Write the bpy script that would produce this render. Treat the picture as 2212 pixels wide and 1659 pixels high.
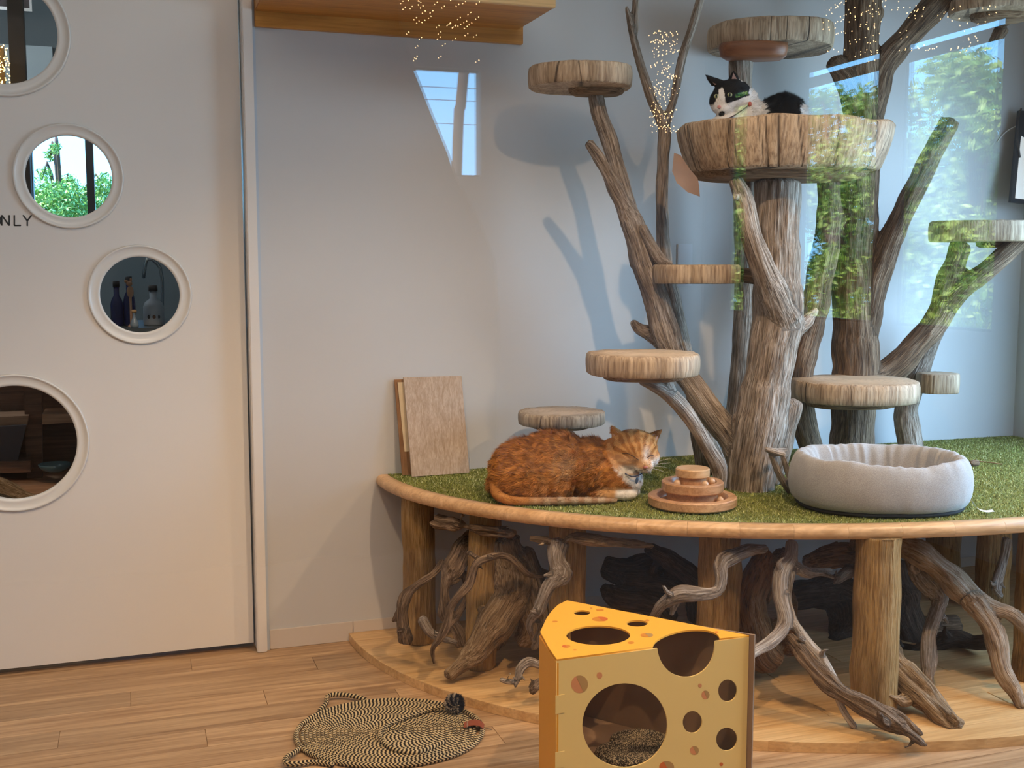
import bpy, bmesh, math, random
import numpy as np
from mathutils import Vector, Matrix, noise as mnoise

for o in list(bpy.data.objects): bpy.data.objects.remove(o)
SC = bpy.context.scene
COL = SC.collection
random.seed(7); RNG = np.random.default_rng(7)

# ------------------------------------------------------------------ camera
FPX, EYE = 2400.0, 1.25
YAW, PIT = math.radians(18.9), math.radians(6.14)
cd = bpy.data.cameras.new('camera'); cam = bpy.data.objects.new('camera', cd); COL.objects.link(cam)
cd.sensor_fit = 'HORIZONTAL'; cd.sensor_width = 36; cd.lens = 36 * FPX / 2212; cd.clip_start = 0.02; cd.clip_end = 200
cam.location = (0, 0, EYE); cam.rotation_euler = (math.pi / 2 - PIT, 0, -YAW)
SC.camera = cam

# ------------------------------------------------------------------ world, lights, exposure
SC.view_settings.view_transform = 'Standard'; SC.view_settings.look = 'None'
SC.view_settings.exposure = 0.0; SC.view_settings.gamma = 1; SC.view_settings.use_curve_mapping = False
SC.cycles.transparent_max_bounces = 24
world = bpy.data.worlds.new('sky'); SC.world = world; world.use_nodes = True
wn, wl = world.node_tree.nodes, world.node_tree.links
wn.clear()
wo = wn.new('ShaderNodeOutputWorld'); wb = wn.new('ShaderNodeBackground'); wc = wn.new('ShaderNodeTexCoord')
ws = wn.new('ShaderNodeSeparateXYZ'); wr = wn.new('ShaderNodeValToRGB')
wl.new(wc.outputs['Generated'], ws.inputs[0]); wl.new(ws.outputs['Z'], wr.inputs[0])
wr.color_ramp.elements[0].position = 0.0; wr.color_ramp.elements[0].color = (0.24, 0.62, 1.0, 1)
wr.color_ramp.elements[1].position = 0.75; wr.color_ramp.elements[1].color = (0.10, 0.38, 1.0, 1)
wl.new(wr.outputs[0], wb.inputs[0]); wb.inputs[1].default_value = 5.6
wl.new(wb.outputs[0], wo.inputs[0])

def light(name, kind, loc, rot, energy, color, **kw):
    l = bpy.data.lights.new(name, kind); l.energy = energy; l.color = color
    for k, v in kw.items(): setattr(l, k, v)
    o = bpy.data.objects.new(name, l); COL.objects.link(o); o.location = loc; o.rotation_euler = rot
    return o
R_ = math.radians
sun = light('sun', 'SUN', (-6, 0, 8), tuple(Vector((.65, -.12, -.75)).to_track_quat('-Z', 'Y').to_euler()), 17.0, (1, .92, .72), angle=R_(0.6))
XR, WY, GY = 3.39, 3.585, 0.5         # right wall, back wall, glass partition
# daylight through the window of the cat room, in the right wall
WIN_CAT = (1.2, 3.1, 0.55, 1.95)
win = light('daylight_window', 'AREA', (XR + .03, 2.15, 1.25), tuple(Vector((-.85, .48, -.30)).to_track_quat('-Z', 'Y').to_euler()), 50, (.52, .76, 1.0), shape='RECTANGLE', size=1.7, size_y=1.3, spread=R_(150))
# the ceiling lamps of the cat room
for (lx, ly, le, tx, ty) in ((0.15, 1.5, 24, .2, 2.7), (1.25, 1.25, 36, 1.3, 2.9), (2.75, 1.55, 38, 1.9, 2.3), (-0.7, 2.0, 9, -.5, 2.6)):
    v = Vector((tx, ty, .2)) - Vector((lx, ly, 2.63))
    s = light('ceiling_spot', 'SPOT', (lx, ly, 2.63), v.to_track_quat('-Z', 'Y').to_euler(), le * 3.4, (1, .70, .42), spot_size=R_(78), spot_blend=.8, shadow_soft_size=.025)
light('room_fill', 'AREA', (.35, 1.7, 2.66), (0, 0, 0), 21, (1, .87, .76), shape='RECTANGLE', size=3.0, size_y=1.6)  # unseen fill area light, added to lift the door and walls
light('staff_room_fill', 'POINT', (-.6, 4.6, 2.2), (0, 0, 0), 30, (.8, .92, 1), shadow_soft_size=.1)  # added point light, brightens the view through the top porthole
light('hall_fill', 'AREA', (1.0, -2.4, 2.78), (0, 0, 0), 18, (.95, .97, 1), shape='RECTANGLE', size=2.5, size_y=2.5)  # added area light, stands in for daylight in the hall

# ------------------------------------------------------------------ helpers: geometry
Fh = np.array([math.sin(YAW), math.cos(YAW), 0.0]); FV = Fh * math.cos(PIT) + np.array([0, 0, -math.sin(PIT)])
RV = np.array([math.cos(YAW), -math.sin(YAW), 0.0]); UV_ = np.cross(RV, FV); CV = np.array([0, 0, EYE])
def ray(px, py): return FV * FPX + RV * (px - 1106) + UV_ * (829.5 - py)
def onZ(px, py, z): d = ray(px, py); return CV + d * (z - EYE) / d[2]
def onY(px, py, y): d = ray(px, py); return CV + d * y / d[1]
def onX(px, py, x): d = ray(px, py); return CV + d * x / d[0]
def onP(px, py, P0, n): d = ray(px, py); return CV + d * (np.dot(P0 - CV, n) / np.dot(d, n))
def depth(p): return float(np.dot(np.asarray(p) - CV, FV))

def link_mesh(name, verts, faces, mat=None, parent=None, smooth=False, origin=None, kind=None):
    me = bpy.data.meshes.new(name)
    V = np.asarray(verts, dtype=float)
    if origin is not None: V = V - np.asarray(origin)
    me.from_pydata(V.tolist(), [], [list(f) for f in faces]); me.update()
    return link_data(name, me, mat, parent, smooth, origin, kind)
def link_data(name, me, mat=None, parent=None, smooth=False, origin=None, kind=None):
    if smooth:
        me.polygons.foreach_set('use_smooth', [True] * len(me.polygons))
    if mat is not None and not me.materials: me.materials.append(mat)
    o = bpy.data.objects.new(name, me); COL.objects.link(o)
    if origin is not None: o.location = origin
    if parent is not None:
        o.parent = parent
        pm = parent.location.copy() if not parent.parent else parent.location + parent.parent.location
        rz = parent.rotation_euler.z
        if origin is not None:
            d = Vector(origin) - pm
            o.location = Matrix.Rotation(-rz, 3, 'Z') @ d
            o.rotation_euler.z = -rz
        else:
            o.location = (0, 0, 0)
    if kind: o['kind'] = kind
    return o
def thing(name, label, cat, loc, rotz=0, group=None):
    o = bpy.data.objects.new(name, None); COL.objects.link(o); o.location = loc; o.rotation_euler.z = rotz
    o.empty_display_size = .05
    return tag(o, label, cat, group)
def tag(o, label=None, cat=None, group=None):
    if label: o['label'] = label
    if cat: o['category'] = cat
    if group: o['group'] = group
    return o
def struct(o): o['kind'] = 'structure'; return o

def box_vf(x0, x1, y0, y1, z0, z1):
    v = [(x0, y0, z0), (x1, y0, z0), (x1, y1, z0), (x0, y1, z0), (x0, y0, z1), (x1, y0, z1), (x1, y1, z1), (x0, y1, z1)]
    f = [(3, 2, 1, 0), (4, 5, 6, 7), (0, 1, 5, 4), (1, 2, 6, 5), (2, 3, 7, 6), (3, 0, 4, 7)]
    return v, f
class MB:
    def __init__(s): s.v = []; s.f = []
    def add(s, v, f):
        n = len(s.v); s.v += [tuple(p) for p in v]; s.f += [tuple(i + n for i in q) for q in f]; return s
    def box(s, *a): return s.add(*box_vf(*a))
    def build(s, name, mat=None, parent=None, smooth=False, origin=None, bevel=0, kind=None):
        me = bpy.data.meshes.new(name)
        V = np.asarray(s.v, float)
        if origin is not None: V = V - np.asarray(origin)
        me.from_pydata(V.tolist(), [], s.f); me.update()
        if bevel:
            bm = bmesh.new(); bm.from_mesh(me)
            bmesh.ops.bevel(bm, geom=bm.edges[:], offset=bevel, segments=2, affect='EDGES', clamp_overlap=True)
            bm.to_mesh(me); bm.free()
        return link_data(name, me, mat, parent, smooth, origin, kind)
def box(name, dims, mat, parent=None, bevel=0, kind=None, origin=True):
    m = MB().box(*dims)
    og = ((dims[0] + dims[1]) / 2, (dims[2] + dims[3]) / 2, dims[4]) if origin else None
    return m.build(name, mat, parent, False, og, bevel, kind)

def resample(P, Rr, step):
    P = np.asarray(P, float); Rr = np.asarray(Rr, float)
    if len(P) == 2:
        n = max(2, int(np.linalg.norm(P[1] - P[0]) / step)); t = np.linspace(0, 1, n + 1)[:, None]
        return P[0] * (1 - t) + P[1] * t, (Rr[0] * (1 - t) + Rr[1] * t)[:, 0]
    out, ro = [], []
    Q = np.vstack([2 * P[0] - P[1], P, 2 * P[-1] - P[-2]])
    for i in range(1, len(Q) - 2):
        a, b, c, d = Q[i - 1], Q[i], Q[i + 1], Q[i + 2]
        n = max(2, int(np.linalg.norm(c - b) / step))
        for k in range(n):
            t = k / n
            out.append(.5 * ((2 * b) + (-a + c) * t + (2 * a - 5 * b + 4 * c - d) * t * t + (-a + 3 * b - 3 * c + d) * t ** 3))
            ts = t * t * (3 - 2 * t); ro.append(Rr[i - 1] * (1 - ts) + Rr[i] * ts)
    out.append(P[-1]); ro.append(Rr[-1])
    return np.array(out), np.array(ro)
def frames(P):
    T = np.gradient(P, axis=0); T /= np.linalg.norm(T, axis=1)[:, None] + 1e-9
    n = np.cross(T[0], (0, 0, 1)); 
    if np.linalg.norm(n) < .1: n = np.cross(T[0], (0, 1, 0))
    n /= np.linalg.norm(n); N = [n]
    for i in range(1, len(P)):
        n = N[-1] - T[i] * np.dot(N[-1], T[i]); n /= np.linalg.norm(n) + 1e-9; N.append(n)
    N = np.array(N); return T, N, np.cross(T, N)
def tube_vf(P, Rr, seg=10, caps=True, flat=1.0):
    T, N, B = frames(P); a = np.linspace(0, 2 * np.pi, seg, endpoint=False)
    ring = P[:, None, :] + Rr[:, None, None] * (np.cos(a)[None, :, None] * N[:, None, :] + flat * np.sin(a)[None, :, None] * B[:, None, :])
    V = ring.reshape(-1, 3).tolist(); F = []
    for i in range(len(P) - 1):
        for k in range(seg):
            k2 = (k + 1) % seg; F.append((i * seg + k, i * seg + k2, (i + 1) * seg + k2, (i + 1) * seg + k))
    if caps:
        n0 = len(V); V.append((P[0] - T[0] * Rr[0] * .5).tolist()); V.append((P[-1] + T[-1] * Rr[-1] * .5).tolist())
        for k in range(seg):
            k2 = (k + 1) % seg; F.append((n0, k2, k)); F.append((n0 + 1, (len(P) - 1) * seg + k, (len(P) - 1) * seg + k2))
    return V, F
def tube(name, P, r, mat, parent=None, seg=8, step=.01, origin=None, kind=None):
    rr = [r] * len(P) if np.isscalar(r) else r
    Q, q = resample(P, rr, step); V, F = tube_vf(Q, q, seg)
    return link_mesh(name, V, F, mat, parent, True, origin, kind)
def sphere_vf(c, r, nu=20, nv=12):
    V, F = [], []
    r = (r, r, r) if np.isscalar(r) else r
    for j in range(1, nv):
        t = math.pi * j / nv
        for i in range(nu):
            p = 2 * math.pi * i / nu
            V.append((c[0] + r[0] * math.sin(t) * math.cos(p), c[1] + r[1] * math.sin(t) * math.sin(p), c[2] + r[2] * math.cos(t)))
    n = len(V); V += [(c[0], c[1], c[2] + r[2]), (c[0], c[1], c[2] - r[2])]
    for j in range(nv - 2):
        for i in range(nu):
            i2 = (i + 1) % nu; F.append((j * nu + i, (j + 1) * nu + i, (j + 1) * nu + i2, j * nu + i2))
    for i in range(nu):
        i2 = (i + 1) % nu; F.append((n, i, i2)); F.append((n + 1, (nv - 2) * nu + i2, (nv - 2) * nu + i))
    return V, F
def lathe_vf(prof, seg=48, c=(0, 0, 0)):
    V, F = [], []; n = len(prof)
    for i in range(seg):
        a = 2 * math.pi * i / seg
        for (r, z) in prof: V.append((c[0] + r * math.cos(a), c[1] + r * math.sin(a), c[2] + z))
    for i in range(seg):
        j = (i + 1) % seg
        for k in range(n - 1): F.append((i * n + k, j * n + k, j * n + k + 1, i * n + k + 1))
    return V, F
def eval_mods(me, mods):
    o = bpy.data.objects.new('tmp', me); COL.objects.link(o)
    for t, kw in mods:
        m = o.modifiers.new(t, t)
        for k, v in kw.items(): setattr(m, k, v)
    dg = bpy.context.evaluated_depsgraph_get(); dg.update()
    out = bpy.data.meshes.new_from_object(o.evaluated_get(dg))
    bpy.data.objects.remove(o)
    return out
def curve_panel(outline, holes, thick, bevel=0):
    cu = bpy.data.curves.new('tmp', 'CURVE'); cu.dimensions = '2D'; cu.fill_mode = 'BOTH'; cu.extrude = thick / 2
    for pts in [outline] + holes:
        s = cu.splines.new('POLY'); s.points.add(len(pts) - 1); s.use_cyclic_u = True
        for i, p in enumerate(pts): s.points[i].co = (p[0], p[1], 0, 1)
    o = bpy.data.objects.new('tmp', cu); COL.objects.link(o)
    dg = bpy.context.evaluated_depsgraph_get(); dg.update()
    me = bpy.data.meshes.new_from_object(o.evaluated_get(dg)); bpy.data.objects.remove(o)
    return me
def circ(cx, cy, rx, ry=None, n=48, a0=0, a1=2 * math.pi, close=True):
    ry = ry or rx
    return [(cx + rx * math.cos(a), cy + ry * math.sin(a)) for a in np.linspace(a0, a1, n, endpoint=not close)]

def nz(p, s, off=0.0): return mnoise.noise(Vector((p[0] * s + off, p[1] * s - off, p[2] * s + off * 2)))

# ------------------------------------------------------------------ helpers: materials
class NT:
    def __init__(s, name):
        s.m = bpy.data.materials.new(name); s.m.use_nodes = True; s.t = s.m.node_tree; s.n = s.t.nodes; s.l = s.t.links
        s.b = s.n['Principled BSDF']
    def new(s, typ, ins=None, **kw):
        x = s.n.new(typ)
        for k, v in kw.items(): setattr(x, k, v)
        for k, v in (ins or {}).items():
            if hasattr(v, 'is_output') or isinstance(v, bpy.types.NodeSocket): s.l.new(v, x.inputs[k])
            else: x.inputs[k].default_value = v
        return x
    def ramp(s, fac, stops):
        r = s.new('ShaderNodeValToRGB'); s.l.new(fac, r.inputs[0]); e = r.color_ramp.elements
        while len(e) < len(stops): e.new(0.5)
        for i, (p, c) in enumerate(stops): e[i].position = p; e[i].color = (*c, 1)
        return r.outputs[0]
    def mix(s, fac, a, b, mode='MIX'):
        x = s.new('ShaderNodeMix', data_type='RGBA', blend_type=mode)
        for k, v in ((0, fac), (6, a), (7, b)):
            if isinstance(v, bpy.types.NodeSocket): s.l.new(v, x.inputs[k])
            elif k == 0: x.inputs[0].default_value = v
            else: x.inputs[k].default_value = (*v, 1)
        return x.outputs[2]
    def bump(s, h, strength=.3, dist=.01):
        b = s.new('ShaderNodeBump', {'Strength': strength, 'Distance': dist, 'Height': h}); s.l.new(b.outputs[0], s.b.inputs['Normal'])
    def fin(s, col=None, rough=.6, spec=.4):
        if col is not None:
            if isinstance(col, bpy.types.NodeSocket): s.l.new(col, s.b.inputs['Base Color'])
            else: s.b.inputs['Base Color'].default_value = (*col, 1)
        if isinstance(rough, bpy.types.NodeSocket): s.l.new(rough, s.b.inputs['Roughness'])
        else: s.b.inputs['Roughness'].default_value = rough
        s.b.inputs['Specular IOR Level'].default_value = spec
        return s.m
def plain(name, col, rough=.6, spec=.4, metal=0, nscale=0, namp=.06, bump=0):
    t = NT(name); t.b.inputs['Metallic'].default_value = metal
    c = col
    tc = t.new('ShaderNodeTexCoord')
    if nscale:
        n = t.new('ShaderNodeTexNoise', {'Vector': tc.outputs['Object'], 'Scale': nscale, 'Detail': 4.0})
        a = tuple(max(0, x * (1 - namp)) for x in col); b = tuple(min(1, x * (1 + namp)) for x in col)
        c = t.ramp(n.outputs[0], [(.3, a), (.7, b)])
        if bump: t.bump(n.outputs[0], bump, .004)
    return t.fin(c, rough, spec)
def emit(name, col, s):
    t = NT(name); t.b.inputs['Base Color'].default_value = (*col, 1)
    t.b.inputs['Emission Color'].default_value = (*col, 1); t.b.inputs['Emission Strength'].default_value = s
    return t.m
def drift(name, dark, mid, lite, streak=1.0, rough=.75):
    t = NT(name); a = t.new('ShaderNodeAttribute', attribute_name='grain')
    mp = t.new('ShaderNodeMapping', {'Vector': a.outputs['Vector'], 'Scale': (150, 150, 11)})
    n1 = t.new('ShaderNodeTexNoise', {'Vector': mp.outputs[0], 'Scale': 1.0, 'Detail': 6.0, 'Roughness': .62, 'Distortion': .6})
    mp2 = t.new('ShaderNodeMapping', {'Vector': a.outputs['Vector'], 'Scale': (14, 14, 5)})
    n2 = t.new('ShaderNodeTexNoise', {'Vector': mp2.outputs[0], 'Scale': 1.0, 'Detail': 4.0})
    mp3 = t.new('ShaderNodeMapping', {'Vector': a.outputs['Vector'], 'Scale': (330, 330, 16)})
    n3 = t.new('ShaderNodeTexNoise', {'Vector': mp3.outputs[0], 'Scale': 1.0, 'Detail': 3.0})
    c1 = t.ramp(n1.outputs[0], [(.30, dark), (.48, mid), (.68, lite)])
    tone = t.ramp(n2.outputs[0], [(.32, tuple(x * .62 for x in (1, .9, .8))), (.62, (1.12, 1.1, 1.08))])
    c = t.mix(1.0, c1, tone, 'MULTIPLY')
    fine = t.ramp(n3.outputs[0], [(.36, (.5, .46, .42)), (.47, (1, 1, 1))])
    c = t.mix(.8 * streak, c, fine, 'MULTIPLY')
    h = t.new('ShaderNodeMath', {0: n1.outputs[0], 1: n3.outputs[0]}, operation='ADD')
    t.bump(h.outputs[0], 1.0, .010)
    return t.fin(c, rough, .25)
def discmat(name, top, side_a, side_b):
    t = NT(name); tc = t.new('ShaderNodeTexCoord'); oi = t.new('ShaderNodeObjectInfo')
    off = t.new('ShaderNodeVectorMath', {0: tc.outputs['Object'], 1: (0, 0, 0)}, operation='ADD')
    w = t.new('ShaderNodeTexWave', {'Vector': off.outputs[0], 'Scale': 16.0, 'Distortion': 3.0, 'Detail': 3.0, 'Detail Scale': 2.0}, wave_type='RINGS', rings_direction='Z')
    ct = t.ramp(w.outputs['Color'], [(.1, tuple(x * .78 for x in top)), (.6, top)])
    nn = t.new('ShaderNodeTexNoise', {'Vector': off.outputs[0], 'Scale': 9.0, 'Detail': 3.0})
    ct = t.mix(.5, ct, t.ramp(nn.outputs[0], [(.4, tuple(x * .75 for x in top)), (.62, tuple(min(1, x * 1.15) for x in top))]))
    mp = t.new('ShaderNodeMapping', {'Vector': tc.outputs['Object'], 'Scale': (150, 150, 9)})
    n = t.new('ShaderNodeTexNoise', {'Vector': mp.outputs[0], 'Scale': 1.0, 'Detail': 5.0, 'Roughness': .6})
    mp2 = t.new('ShaderNodeMapping', {'Vector': tc.outputs['Object'], 'Scale': (22, 22, 5)})
    n2 = t.new('ShaderNodeTexNoise', {'Vector': mp2.outputs[0], 'Scale': 1.0, 'Detail': 3.0})
    cs = t.ramp(n.outputs[0], [(.33, side_a), (.58, side_b)])
    cs = t.mix(.75, cs, t.ramp(n2.outputs[0], [(.35, (.55, .47, .38)), (.6, (1.05, 1.02, .98))]), 'MULTIPLY')
    at = t.new('ShaderNodeAttribute', attribute_name='topmask')
    c = t.mix(at.outputs['Fac'], cs, ct)
    ak = t.new('ShaderNodeAttribute', attribute_name='crack')
    c = t.mix(ak.outputs['Fac'], c, (.035, .02, .012))
    t.bump(n.outputs[0], .5, .004)
    return t.fin(c, .65, .3)
def grainwood(name, dark, lite, axis=0, scale=1.0, vary=.12, rough=.45, spec=.4, along='Object'):
    t = NT(name); tc = t.new('ShaderNodeTexCoord'); oi = t.new('ShaderNodeObjectInfo')
    m = t.new('ShaderNodeMath', {0: oi.outputs['Random'], 1: 37.0}, operation='MULTIPLY')
    ad = t.new('ShaderNodeVectorMath', {0: tc.outputs[along], 1: m.outputs[0]}, operation='ADD')
    s = [26, 26, 26]; s[axis] = 1.6
    mp = t.new('ShaderNodeMapping', {'Vector': ad.outputs[0], 'Scale': tuple(x * scale for x in s)})
    n = t.new('ShaderNodeTexNoise', {'Vector': mp.outputs[0], 'Scale': 1.0, 'Detail': 6.0, 'Roughness': .6, 'Distortion': 1.2})
    s = [150, 150, 150]; s[axis] = 5
    mp2 = t.new('ShaderNodeMapping', {'Vector': ad.outputs[0], 'Scale': tuple(x * scale for x in s)})
    n2 = t.new('ShaderNodeTexNoise', {'Vector': mp2.outputs[0], 'Scale': 1.0, 'Detail': 3.0})
    c = t.ramp(n.outputs[0], [(.32, dark), (.66, lite)])
    c = t.mix(.55, c, t.ramp(n2.outputs[0], [(.38, (.70, .66, .60)), (.55, (1, 1, 1))]), 'MULTIPLY')
    v = t.new('ShaderNodeMapRange', {'Value': oi.outputs['Random'], 'To Min': 1 - vary, 'To Max': 1 + vary})
    cc = t.new('ShaderNodeCombineColor', {0: v.outputs[0], 1: v.outputs[0], 2: v.outputs[0]})
    c = t.mix(1.0, c, cc.outputs[0], 'MULTIPLY')
    t.bump(n2.outputs[0], .12, .002)
    return t.fin(c, rough, spec)
def glassmat(name, ior=1.5, gain=1.0, tint=(1, 1, 1)):
    t = NT(name); t.n.remove(t.b); out = t.n['Material Output']
    fr = t.new('ShaderNodeFresnel', {'IOR': ior}); mu = t.new('ShaderNodeMath', {0: fr.outputs[0], 1: gain}, operation='MULTIPLY', use_clamp=True)
    geo = t.new('ShaderNodeNewGeometry')
    inv = t.new('ShaderNodeMath', {0: 1.0, 1: geo.outputs['Backfacing']}, operation='SUBTRACT')
    mu2 = t.new('ShaderNodeMath', {0: mu.outputs[0], 1: inv.outputs[0]}, operation='MULTIPLY')
    tr = t.new('ShaderNodeBsdfTransparent', {'Color': (*tint, 1)}); gl = t.new('ShaderNodeBsdfGlossy', {'Roughness': 0.0, 'Color': (1, 1, 1, 1)})
    mx = t.new('ShaderNodeMixShader'); t.l.new(mu2.outputs[0], mx.inputs[0]); t.l.new(tr.outputs[0], mx.inputs[1]); t.l.new(gl.outputs[0], mx.inputs[2])
    t.l.new(mx.outputs[0], out.inputs[0])
    return t.m

M = {}
M['wall'] = plain('painted_wall', (.59, .585, .58), .42, .5, nscale=3, namp=.015)
M['door'] = plain('door_laminate', (.80, .765, .72), .34, .5, nscale=2, namp=.015)
M['ring'] = plain('porthole_ring', (.80, .77, .72), .3, .5)
M['jamb'] = plain('door_jamb', (.78, .74, .70), .3, .5)
M['skirt'] = plain('baseboard_vinyl', (.66, .58, .50), .45, .4)
M['ceil'] = plain('ceiling_paint', (.75, .74, .72), .8, .2)
M['dark'] = plain('dark_gap', (.05, .055, .06), .6)
M['floor'] = grainwood('oak_planks', (.30, .165, .075), (.56, .36, .19), 0, 1.0, .13, .42, .4)
M['base'] = grainwood('rubberwood_staves', (.60, .34, .13), (.80, .52, .24), 0, .8, .08, .35, .5)
M['edge'] = grainwood('edging_wood', (.56, .32, .14), (.80, .50, .26), 0, .9, .07, .35, .5)
M['shelf'] = grainwood('shelf_wood', (.42, .17, .03), (.64, .29, .06), 0, 1.0, .05, .4, .4)
M['sample'] = grainwood('pale_oak_veneer', (.42, .30, .21), (.62, .49, .39), 2, 4.2, .03, .5, .3)
M['brownply'] = grainwood('brown_ply', (.22, .11, .05), (.40, .22, .11), 2, 1.0, .05, .5, .3)
M['cream'] = plain('cream_board', (.75, .62, .42), .6, .3, nscale=40, namp=.05)
M['white'] = plain('white_tape', (.85, .85, .85), .5)
M['drift'] = drift('grey_driftwood', (.09, .066, .048), (.38, .305, .24), (.72, .64, .57))
M['driftlight'] = drift('bleached_driftwood', (.18, .13, .10), (.50, .42, .35), (.78, .72, .65), .6)
M['driftbrown'] = drift('brown_driftwood', (.05, .03, .018), (.22, .145, .09), (.46, .33, .22))
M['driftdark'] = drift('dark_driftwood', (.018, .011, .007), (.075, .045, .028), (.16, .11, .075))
M['driftgold'] = drift('golden_driftwood', (.11, .065, .03), (.36, .24, .13), (.64, .48, .31))
M['log'] = drift('yellow_log', (.30, .16, .05), (.55, .34, .13), (.68, .46, .22), .6, .55)
M['disc'] = discmat('slab_wood', (.60, .45, .30), (.26, .18, .12), (.58, .46, .33))
M['discgrey'] = discmat('slab_wood_grey', (.50, .40, .30), (.20, .15, .11), (.52, .44, .34))
M['plate'] = drift('plate_wood', (.10, .06, .03), (.34, .22, .13), (.52, .38, .24), .7)
M['platered'] = grainwood('red_plate_wood', (.20, .07, .03), (.36, .15, .07), 0, 1, .05, .4, .4)
M['glass'] = glassmat('partition_glass', 1.5, 2.3)
M['winglass'] = glassmat('window_glass', 1.45, 1.0)

# ------------------------------------------------------------------ the setting
fl = box('floor', (-1.7, XR, GY, WY + .05, -.12, -.004), M['floor']); struct(fl)
PW = .116; ROWS = int((WY - GY - .02) / PW) + 1
plank_cache = {}
for r in range(ROWS):
    y1 = WY - .004 - r * PW; y0 = max(GY + .01, y1 - PW)
    x = -1.7 + ((r * .37) % .92) - .92
    while x < XR - .02:
        xa, xb = max(x, -1.7), min(x + .92, XR - .005)
        if xb - xa > .05:
            key = (round(xb - xa, 3), round(y1 - y0, 3))
            if key not in plank_cache:
                L, Wd = key
                me = bpy.data.meshes.new('plank'); v, f = box_vf(-L / 2 + .0008, L / 2 - .0008, -Wd / 2 + .0006, Wd / 2 - .0006, -.004, 0)
                bmm = bmesh.new(); vs = [bmm.verts.new(p) for p in v]; [bmm.faces.new([vs[i] for i in q]) for q in f]
                bmm.to_mesh(me); bmm.free(); me.materials.append(M['floor']); plank_cache[key] = me
            o = bpy.data.objects.new('plank', plank_cache[key]); COL.objects.link(o); o.parent = fl
            o.location = Vector(((xa + xb) / 2, (y0 + y1) / 2, 0)) - fl.location
        x += .92
# back wall (right of the sliding door) and the wall pieces around it
DX = onY(553, 1395, WY)[0]                      # right edge of the door
DYf = WY + .03                                  # face of the door
JX1 = onY(580, 1400, WY)[0]
struct(box('wall_back', (JX1 - .01, XR + .1, WY, WY + .10, 0, 2.75), M['wall']))
struct(box('wall_right', (XR, XR + .10, WIN_CAT[1], WY, 0, 2.75), M['wall']))
mb = MB().box(XR, XR + .1, GY, WIN_CAT[0], 0, 2.75).box(XR, XR + .1, WIN_CAT[0], WIN_CAT[1], 0, WIN_CAT[2]).box(XR, XR + .1, WIN_CAT[0], WIN_CAT[1], WIN_CAT[3], 2.75)
struct(mb.build('wall_right', M['wall'], origin=(XR, GY, 0)))
struct(box('wall_left', (-1.8, -1.7, GY, WY + .1, 0, 2.75), M['wall']))
struct(box('ceiling', (-1.8, XR + .1, GY, WY + .1, 2.75, 2.85), M['ceil']))
# jamb
jb = MB().box(DX + .002, JX1 - .006, WY - .028, WY + .10, 0, 2.7)
struct(jb.build('trim_1', M['jamb'], origin=(DX, WY, 0), bevel=.003))
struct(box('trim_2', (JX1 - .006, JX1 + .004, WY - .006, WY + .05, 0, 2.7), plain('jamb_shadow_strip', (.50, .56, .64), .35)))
# baseboard (two lengths)
bs0 = JX1 + .005; seam = onY(762, 1340, WY)[0]
bbh = onY(870, 1330, WY)[2]
struct(box('baseboard_back', (bs0, seam - .001, WY - .006, WY, 0, bbh), M['skirt'], bevel=.0015))
struct(box('baseboard_back', (seam + .001, XR, WY - .006, WY, 0, bbh), M['skirt'], bevel=.0015))
struct(box('baseboard_right', (XR - .006, XR, GY, WY - .006, 0, bbh), M['skirt']))

# sliding door with portholes
def dl(px, py): p = onY(px, py, DYf); return p[0], p[2]
def dr(px, py, rpx): p = onY(px, py, DYf); return rpx * depth(p) / FPX
PH = [(5, 68, 112, 137), (149, 381, 89, 111), (303, 636.5, 83, 106), (33, 957, 126, 149)]
holes = []; ph = []
for (px, py, ri, ro) in PH:
    cx, cz = dl(px, py); a = dr(px, py, ri); b = dr(px, py, ro); ph.append((cx, cz, a, b)); holes.append(circ(cx, cz, (a + b) / 2 * .99, n=64))
DX0 = -1.25; dz0 = .018
me = curve_panel([(DX0, dz0), (DX - .004, dz0), (DX - .004, 2.5), (DX0, 2.5)], holes, .036)
for v in me.vertices: v.co = Vector((v.co.x, DYf + .018 + v.co.z, v.co.y))
me.flip_normals()
dmesh_o = link_data('door_panel', me, M['door'])
door = thing('door_1', None, None, (DX - .6, DYf, 0)); struct(door)
dmesh_o.parent = door; dmesh_o.location = -door.location
M['darkglass'] = glassmat('porthole_glass', 1.5, 1.0)
for (cx, cz, a, b) in ph:
    prof = [(a, .036), (a - .002, -.002), (a + .004, -.005), (a + .007, -.004), (b - .006, -.0045), (b - .003, -.010), (b, -.008), (b + .002, -.001), (b - .01, .004)]
    V, F = lathe_vf(prof, 72); V = [(cx + x, DYf + z, cz + y) for (x, y, z) in V]
    F = [q[::-1] for q in F]
    link_mesh('porthole_ring', V, F, M['ring'], door, True, origin=(cx, DYf, cz))
    V = [(cx + x, DYf + .012 + d, cz + y) for d in (0, .004) for (x, y) in circ(0, 0, a + .001, n=48)]
    F = [tuple(range(48)), tuple(range(95, 47, -1))] + [(i, 48 + i, 48 + (i + 1) % 48, (i + 1) % 48) for i in range(48)]
    F = [q if k < 2 else q for k, q in enumerate(F)]
    link_mesh('porthole_pane', V, F, M['darkglass'], door, False, origin=(cx, DYf, cz))
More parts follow.
